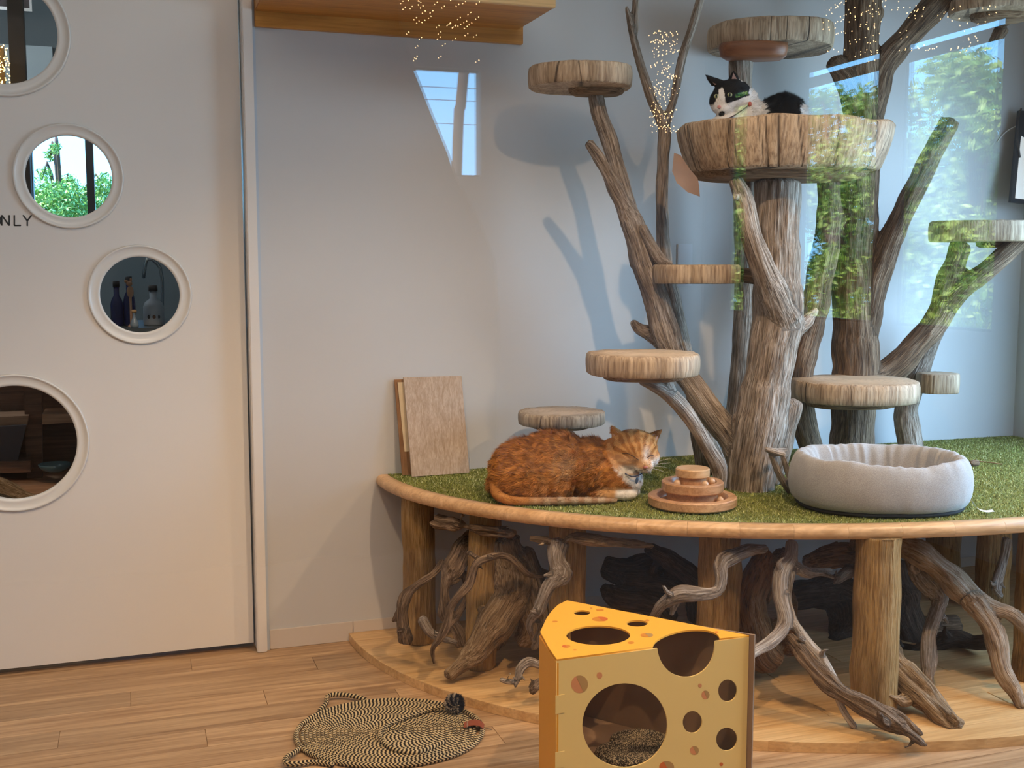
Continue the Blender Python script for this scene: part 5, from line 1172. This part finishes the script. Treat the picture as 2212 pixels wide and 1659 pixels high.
# ------------------------------------------------------------------ braided rope mat shaped like a cat's head
mc = onZ(842, 1580, .006); MR = .248; MK = .85
def mw(u, v, z): return (u * RV[0] + v * MK * Fh[0], u * RV[1] + v * MK * Fh[1], z)
mat_t = thing('rope_mat', 'round braided black and tan rope mat with ear loops and pompom', 'mat', (mc[0], mc[1], 0))
tr_ = NT('braided_rope'); a = tr_.new('ShaderNodeAttribute', attribute_name='grain'); sp = tr_.new('ShaderNodeSeparateXYZ', {0: a.outputs['Vector']})
x1 = tr_.new('ShaderNodeMath', {0: sp.outputs[0], 1: 2 * math.pi * 95}, operation='MULTIPLY'); x2 = tr_.new('ShaderNodeMath', {0: x1.outputs[0], 1: sp.outputs[1]}, operation='ADD'); x3 = tr_.new('ShaderNodeMath', {0: x2.outputs[0]}, operation='SINE')
cc = tr_.ramp(x3.outputs[0], [(.40, (.018, .014, .012)), (.60, (.62, .46, .24))]); cc.node.color_ramp.interpolation = 'LINEAR'
mr = tr_.new('ShaderNodeMapRange', {'Value': x3.outputs[0], 'From Min': -1.0, 'From Max': 1.0}); tr_.l.new(mr.outputs[0], cc.node.inputs[0]); M['rope'] = tr_.fin(cc, .85, .15); tr_.bump(mr.outputs[0], .6, .003)
def rope(name, P, r, parent, seg=6, step=.006, mat=None):
    rr = [r] * len(P); Q, q = resample(P, rr, step); V, F = tube_vf(Q, q, seg); s = np.r_[0, np.cumsum(np.linalg.norm(np.diff(Q, axis=0), axis=1))]
    g = [(s[i], 2 * math.pi * k / seg * 1.0, 0) for i in range(len(Q)) for k in range(seg)] + [(s[0], 0, 0), (s[-1], 0, 0)]
    me = bpy.data.meshes.new(name); me.from_pydata(V, [], F); me.update(); at = me.attributes.new('grain', 'FLOAT_VECTOR', 'POINT'); at.data.foreach_set('vector', np.array(g).ravel())
    o = link_data(name, me, mat or M['rope'], None, True); o.parent = parent; return o
pitch = .0105; turns = int((MR - .012) / pitch); P = []
for i in range(turns * 40):
    t = 2 * math.pi * i / 40; r = .006 + pitch * i / 40; P.append(mw(r * math.cos(t), r * math.sin(t), .0062))
rope('spiral_body', P, .0056, mat_t, 6, .011)
P = [mw(MR * math.cos(t), MR * math.sin(t), .0075) for t in np.linspace(0, 2 * math.pi, 90)]
rope('rim_rope', P, .0072, mat_t, 8, .010)
def lm(px, py, z=.008): q = onZ(px, py, z); return (q[0] - mc[0], q[1] - mc[1], z)
rope('ear_loop', [lm(790, 1511), lm(760, 1503, .014), lm(726, 1500, .016), lm(707, 1505, .016), lm(704, 1520, .014), lm(688, 1538)], .0068, mat_t, 8, .008)
rope('ear_loop', [lm(652, 1612), lm(636, 1625, .012), lm(618, 1637, .014), lm(618, 1648, .014), lm(640, 1650, .012), lm(680, 1646), lm(720, 1652)], .0068, mat_t, 8, .008)
rope('tail_cord', [lm(960, 1603, .014), lm(900, 1625, .014), lm(850, 1618, .015), lm(822, 1595, .016), lm(826, 1575, .017), lm(850, 1560, .017), lm(890, 1545, .018), lm(930, 1532, .02), lm(965, 1525, .03)], .0062, mat_t, 8, .008)
pp = lm(982, 1520, .036); m = MB(); VV = []; cl_ = []
rg = np.random.default_rng(2)
V, F = sphere_vf(pp, .024, 24, 16); o = link_mesh('pompom', V, F, plain('navy_yarn', (.012, .018, .035), .9, .1), None, True); o.parent = mat_t
n_ = 5000; d = rg.normal(size=(n_, 3)); d /= np.linalg.norm(d, axis=1)[:, None]; s = np.cross(d, rg.normal(size=(n_, 3))); s /= np.linalg.norm(s, axis=1)[:, None]
bp = np.array(pp) + d * .020; VV = np.stack([bp - s * .0009, bp + s * .0009, bp + d * rg.uniform(.007, .012, n_)[:, None] + rg.normal(0, .0015, (n_, 3))], 1)
strp = (np.sin(np.arctan2(d[:, 2], d[:, 0]) * 9 + d[:, 1] * 6) > .2) & (d[:, 0] < .25)
cl_ = np.where(strp[:, None], np.array([.62, .50, .36]), np.array([.012, .016, .030]))
tri_soup('pompom_yarn', VV, M['fur'], None, (0, 0, 0), cl_).parent = mat_t
P = [lm(1002, 1566, .0165), lm(1022, 1560, .022), lm(1038, 1563, .022), lm(1046, 1570, .012)]; Q, q = resample(P, [.01] * 4, .004); m = MB(); dv = np.array([.010, .028, 0])
for i in range(len(Q) - 1): m.add([Q[i] - dv * .6, Q[i] + dv * .6, Q[i + 1] + dv * .6, Q[i + 1] - dv * .6] + [p - np.array([0, 0, .0015]) for p in (Q[i] - dv * .6, Q[i] + dv * .6, Q[i + 1] + dv * .6, Q[i + 1] - dv * .6)], [(3, 2, 1, 0), (4, 5, 6, 7), (0, 4, 7, 3), (1, 2, 6, 5), (0, 1, 5, 4), (2, 3, 7, 6)])
lt = m.build('leather_label', plain('red_brown_leather', (.28, .07, .035), .5), None); lt.parent = mat_t
for k in range(7):
    x, y, z = lm(1008, 1558 + k * 2.1, .0195); MB().box(x, x + .004, y - .0008, y + .0006, z, z + .0004).build('stitched_lettering', plain('tan_thread', (.55, .40, .28), .7) if k == 0 else bpy.data.materials['tan_thread'], None).parent = mat_t
tube('loose_thread', [lm(1044, 1576, .003), lm(1052, 1574, .006), lm(1062, 1576, .003)], .0009, M['dark'], None, step=.005).parent = mat_t

# ------------------------------------------------------------------ wall tablet at the right edge
q = onY(2205, 340, WY - .05); tabt = thing('wall_tablet', 'black-framed tablet on the wall at the right edge with thin cable', 'tablet', tuple(q))
def quad(name, px4, Y4, thk, mat):
    P = [onY(x, y, Yv) for (x, y), Yv in zip(px4, Y4)]; n = np.cross(P[1] - P[0], P[3] - P[0]); n /= np.linalg.norm(n); n = n if n[1] > 0 else -n
    V = [tuple(p - q) for p in P] + [tuple(p + n * thk - q) for p in P]
    o = link_mesh(name, V, [(0, 1, 2, 3), (7, 6, 5, 4), (0, 4, 5, 1), (1, 5, 6, 2), (2, 6, 7, 3), (3, 7, 4, 0)], mat, None); o.parent = tabt; return o
quad('frame', [(2184, 436), (2262, 446), (2280, 250), (2203, 238)], [WY - .10, WY - .10, WY - .05, WY - .05], .014, plain('black_frame', (.012, .016, .022), .35))
quad('screen', [(2193, 428), (2254, 436), (2272, 262), (2210, 250)], [WY - .1015, WY - .1015, WY - .0515, WY - .0515], .001, emit('tablet_screen', (.75, .75, .72), .55))
tube('mount_arm', [onY(2218, 330, WY - .06) - q, onY(2222, 320, WY - .004) - q], .012, M['frame'], None, step=.02).parent = tabt
tube('cable', [onY(2155, 306, WY - .004) - q, onY(2165, 293, WY - .006) - q, onY(2180, 280, WY - .02) - q, onY(2203, 269, WY - .04) - q], .0022, M['white'], None, step=.02).parent = tabt
tube('cable', [onY(2206, 235, WY - .05) - q, onY(2200, 255, WY - .06) - q, onY(2198, 300, WY - .07) - q, onY(2203, 340, WY - .08) - q], .004, M['frame'], None, step=.02).parent = tabt
# pale wall plate behind the branches
p0, p1 = onY(1461, 617, WY), onY(1495, 527, WY)
tag(box('wall_plate', (p0[0], p1[0], WY - .006, WY, p0[2], p1[2]), plain('plate_plastic', (.66, .66, .68), .4), bevel=.002), 'pale rectangular wall plate above the short middle perch', 'wall plate')

# ------------------------------------------------------------------ visitors' hall behind the camera (seen mirrored in the glass)
HB = -5.2; G2 = 2 * GY
hw = plain('hall_wall', (.34, .33, .33), .7, .2, nscale=2, namp=.03); hdk = plain('hall_dark_wall', (.10, .085, .075), .7, .2)
struct(box('floor_hall', (-3.2, XR + .1, HB - .1, GY, -.12, 0), plain('hall_floor', (.20, .15, .11), .9, .05)))
struct(box('ceiling_hall', (-3.2, XR + .1, HB - .1, GY, 3.0, 3.1), hw))
struct(box('wall_hall_left', (-3.3, -3.2, HB - .1, GY, 0, 3.0), hdk))
struct(box('wall_hall_corner', (-3.3, -1.7, GY - .02, GY + .08, 0, 3.0), hdk))
struct(box('trim_4', (-1.8, XR + .1, GY - .02, GY + .08, 2.76, 3.0), hdk))
def hx(px, py): p = onX(px, py, XR); return G2 - p[1], p[2]
ya, _ = hx(1957, 400); yb, _ = hx(2156, 400); yc, _ = hx(1743, 400); yd, _ = hx(1890, 400); ye, _ = hx(1584, 400); yf, _ = hx(1611, 400)
zb_ = hx(1957, 704)[1]; zt_ = hx(1957, 135)[1]; zs0, zs1 = hx(1957, 111)[1], hx(1957, 97)[1]
ops = sorted([(min(ya, yb), max(ya, yb)), (min(yc, yd), max(yc, yd)), (min(ye, yf), max(ye, yf))])
m = MB(); cur = HB
for a, b in ops:
    m.box(XR, XR + .02, cur, a, 0, 3.0); m.box(XR, XR + .02, a, b, 0, zb_); m.box(XR, XR + .02, a, b, zs1, 3.0); m.box(XR, XR + .02, a, b, zt_, zs0); cur = b
m.box(XR, XR + .02, cur, GY, 0, 3.0)
struct(m.build('wall_hall_right', hw, origin=(XR, -2, 0)))
for k, (a, b) in enumerate(ops):
    w_o = thing('window_%d' % (3 + k), None, None, (XR, a, zb_)); struct(w_o)
    MB().box(XR + .004, XR + .018, a, a + .005, zb_, zs1).box(XR + .004, XR + .018, b - .005, b, zb_, zs1).box(XR + .004, XR + .018, a, b, zb_, zb_ + .012).build('window_frame', M['frame'], w_o, origin=(XR, a, zb_))
    box('pane', (XR + .008, XR + .011, a + .005, b - .005, zb_ + .012, zs1), M['winglass'], w_o)
bx0 = onY(868, 300, G2 - HB)[0]; bx1 = onY(1040, 300, G2 - HB)[0]; bz0 = onY(1000, 381, G2 - HB)[2]; bz1 = onY(1000, 148, G2 - HB)[2]
struct(MB().box(-3.2, bx0, HB - .1, HB, 0, 3).box(bx1, XR, HB - .1, HB, 0, 3).box(bx0, bx1, HB - .1, HB, 0, bz0).box(bx0, bx1, HB - .1, HB, bz1, 3).build('wall_hall_back', hw, origin=(0, HB, 0)))
w_o = thing('window_6', None, None, (bx0, HB, bz0)); struct(w_o)
MB().box(bx0, bx1, HB - .06, HB - .03, bz0, bz0 + .012).box(bx0, bx1, HB - .06, HB - .03, bz1 - .012, bz1).build('window_frame', M['frame'], w_o, origin=(bx0, HB, bz0))
box('pane', (bx0, bx1, HB - .05, HB - .045, bz0 + .012, bz1 - .012), M['winglass'], w_o)
# stand-in curtain, added and shaped to keep this part of the reflection dark
yk = 4.6; edge_px = [(862, -60), (870, 50), (900, 145), (938, 240), (975, 330), (990, 380), (1040, 470), (1075, 560), (1085, 700), (1080, 1000), (1080, 1659)]
V, F = [], []; K = 40
for (ex, ey) in edge_px:
    p = onY(ex, ey, yk); z = min(max(p[2], .01), 2.98)
    for k in range(K):
        t = k / (K - 1); x = -1.2 + (p[0] + 1.2) * t; V.append((x, G2 - yk + .03 * math.sin(t * 42), z))
nE = len(edge_px)
for r in range(nE - 1):
    for k in range(K - 1): F.append((r * K + k, r * K + k + 1, (r + 1) * K + k + 1, (r + 1) * K + k))
o = link_mesh('hall_curtain_stand_in', V, F, plain('stand_in_curtain', (.035, .028, .022), .9, .1), None, True, origin=(0, G2 - yk, 0)); md = o.modifiers.new('s', 'SOLIDIFY'); md.thickness = .006
tag(o, 'stand-in dark curtain added in the hall, mirrored in the glass', 'curtain')
# fairy lights hanging in the hall
M['bulb2'] = emit('fairy_bulb', (1.0, .62, .28), 20)
m = MB()
def fl_(n_, x0, x1, y0, y1, yy):
    for i in range(n_):
        px, py = random.uniform(x0, x1), random.uniform(y0, y1); Yv = yy + random.uniform(-.3, .3); p = onY(px, py, Yv)
        m.add(*sphere_vf((min(p[0], XR - .03), G2 - Yv, min(p[2], 2.95)),   .0022, 6, 4))
fl_(40, 865, 1038, -10, 85, 4.0); fl_(8, 880, 1038, 60, 135, 4.0); fl_(45, 1790, 1900, -10, 130, 3.6); fl_(50, 1890, 2160, -10, 110, 3.4); fl_(120, 1412, 1468, 65, 285, 3.8)
tag(m.build('fairy_lights', M['bulb2'], origin=(1.5, -3, 2.4), kind='stuff'), 'small golden fairy lights hanging in the hall, mirrored in the glass', 'lights')

# ------------------------------------------------------------------ outdoors
struct(box('ground', (-30, 40, -40, 40, -.5, -.4), plain('garden_ground', (.10, .13, .05), .9, .1, nscale=1.5, namp=.4)))
def leafy(name, label, base, h, blobs, nleaf, size, cols, trunk_r, seed, group=None, brs=()):
    t = thing(name, label, 'tree', base, group=group); rg = np.random.default_rng(seed); b = np.array(base)
    br = [[(b[0], b[1], b[2], trunk_r), (b[0] + .05, b[1], b[2] + h * .5, trunk_r * .7), (b[0], b[1], b[2] + h, trunk_r * .3)]]
    for (c, r) in blobs: br.append([(b[0], b[1], b[2] + h * .45, trunk_r * .5), tuple(np.array(c) * .6 + np.array([b[0], b[1], c[2]]) * .4) + (trunk_r * .35,), tuple(c) + (trunk_r * .2,)])
    m = MB()
    for bb_ in br:
        Q, q = resample([x[:3] for x in bb_], [x[3] for x in bb_], .1); m.add(*tube_vf(Q, q, 7))
    o = m.build('trunk', plain('tree_bark', (.08, .05, .035), .9), None, True); o.parent = t; o.location = -t.location
    w = np.array([r ** 2 for c, r in blobs]); k = rg.choice(len(blobs), nleaf, p=w / w.sum())
    C = np.array([c for c, r in blobs])[k]; Rr = np.array([r for c, r in blobs])[k]
    d = rg.normal(size=(nleaf, 3)); d /= np.linalg.norm(d, axis=1)[:, None]; P = C + d * (Rr * rg.uniform(.35, 1.08, nleaf))[:, None]
    a = rg.normal(size=(nleaf, 3)); a /= np.linalg.norm(a, axis=1)[:, None]; bvec = np.cross(a, rg.normal(size=(nleaf, 3))); bvec /= np.linalg.norm(bvec, axis=1)[:, None]
    s = size * rg.uniform(.6, 1.3, nleaf)[:, None]
    VV = np.stack([P - a * s, P + bvec * s * .38, P + a * s], 1); V2 = np.stack([P - a * s, P + a * s, P - bvec * s * .38], 1)
    cc = np.array(cols)[rg.choice(len(cols), nleaf)]
    o = tri_soup('foliage', np.concatenate([VV, V2]), M['leaf'], None, tuple(base), np.concatenate([cc, cc])); o.parent = t; o.location = (0, 0, 0)
    return t
lf = NT('leaves'); at = lf.new('ShaderNodeAttribute', attribute_name='col'); M['leaf'] = lf.fin(at.outputs['Color'], .5, .4)
lf.b.inputs['Transmission Weight'].default_value = 0.0
rs = random.Random(11); gcol = [(.16, .30, .03), (.30, .44, .07), (.42, .55, .12), (.10, .20, .03)]
def crown(px0, px1, py0, py1, Xd, n, r):
    out = []
    for _ in range(n):
        p = onX(rs.uniform(px0, px1), rs.uniform(py0, py1), Xd + rs.uniform(-.5, .5)); out.append(((p[0], G2 - p[1], p[2]), r * rs.uniform(.7, 1.2)))
    return out
for k, (p0_, p1_, y0_, y1_, Xd, lab) in enumerate(((1945, 2080, 230, 690, 7.5, 'bright leafy tree outside the hall windows, mirrored at far right'), (2055, 2170, 170, 690, 7.0, 'tallest leafy tree outside the hall windows, mirrored at far right'), (1735, 1895, 215, 690, 8.0, 'leafy tree outside the middle hall window, mirrored over the bowl'), (1580, 1620, 190, 700, 8.0, 'leafy tree outside the narrow hall window slit'), (1780, 2150, 480, 760, 9.5, 'low green hedge tree outside the hall windows'))):
    bl = crown(p0_, p1_, y0_, y1_, Xd, 26, .30); c0 = np.mean([b[0] for b in bl], axis=0)
    leafy('garden_tree', lab, (c0[0], c0[1], -.4), 3.2, bl, 16000, .045, gcol, .05, 20 + k, 'trees outside the hall')
bl = []
for (px, py, r) in ((95, 425, .13), (130, 440, .16), (170, 440, .14), (215, 430, .12), (90, 455, .12), (150, 465, .14), (200, 460, .12), (225, 400, .09), (110, 335, .05), (95, 375, .05), (150, 400, .08), (120, 320, .04)):
    p = onY(px, py, 8.6 + rs.uniform(-.3, .3)); bl.append((tuple(p), r))
leafy('pine_tree', 'pine with cloud-like green pads outside the staff room window', (bl[1][0][0], 8.8, -.4), 2.2, bl, 9000, .016, [(.25, .50, .10), (.40, .65, .22), (.12, .28, .06)], .035, 40)

# bare street tree and wires beyond the hall's rear window
pt = lambda px, py, yy: onY(px, py, yy) * [1, -1, 1] + [0, G2, 0]
a_, b_, c_ = pt(990, 300, 11), pt(996, 230, 11), pt(1003, 150, 11)
bt = thing('bare_tree', 'bare leaning tree trunk beyond the rear hall window, mirrored at upper middle', 'tree', (a_[0], a_[1], -.4))
for nm, P, r in (('trunk', [(a_[0] - .1, a_[1], -.4), a_, b_, c_], .055), ('limb', [c_, pt(985, 120, 11), pt(960, 150, 11)], .02), ('limb', [c_, pt(1015, 130, 11), pt(1030, 140, 11)], .02)):
    o = tube(nm, P, r, M['driftdark'] if 0 else bpy.data.materials['tree_bark'], None, 8, .1); o.parent = bt; o.location = -bt.location
for k, yy in enumerate((188, 215, 266)):
    a, b = pt(860, yy - 4, 12), pt(1080, yy + 6, 12)
    tag(tube('overhead_wire', [a, (a + b) / 2, b], .004, M['frame'], None, 5, .3, origin=a), 'overhead wire beyond the rear hall window, %s of three' % ('topmost', 'middle', 'lowest')[k], 'wire', 'overhead wires')

wood('driftwood_piece', [[(-60, 1062, WY + .27, 22), (-10, 1050, WY + .27, 22), (25, 1058, WY + .27, 17), (60, 1072, WY + .27, 9), (84, 1076, WY + .27, 5)]], M['driftgold'], .004, .4, None, .003, 'pale gnarled driftwood lying on the rack behind the lowest porthole', 'driftwood', seed=50)
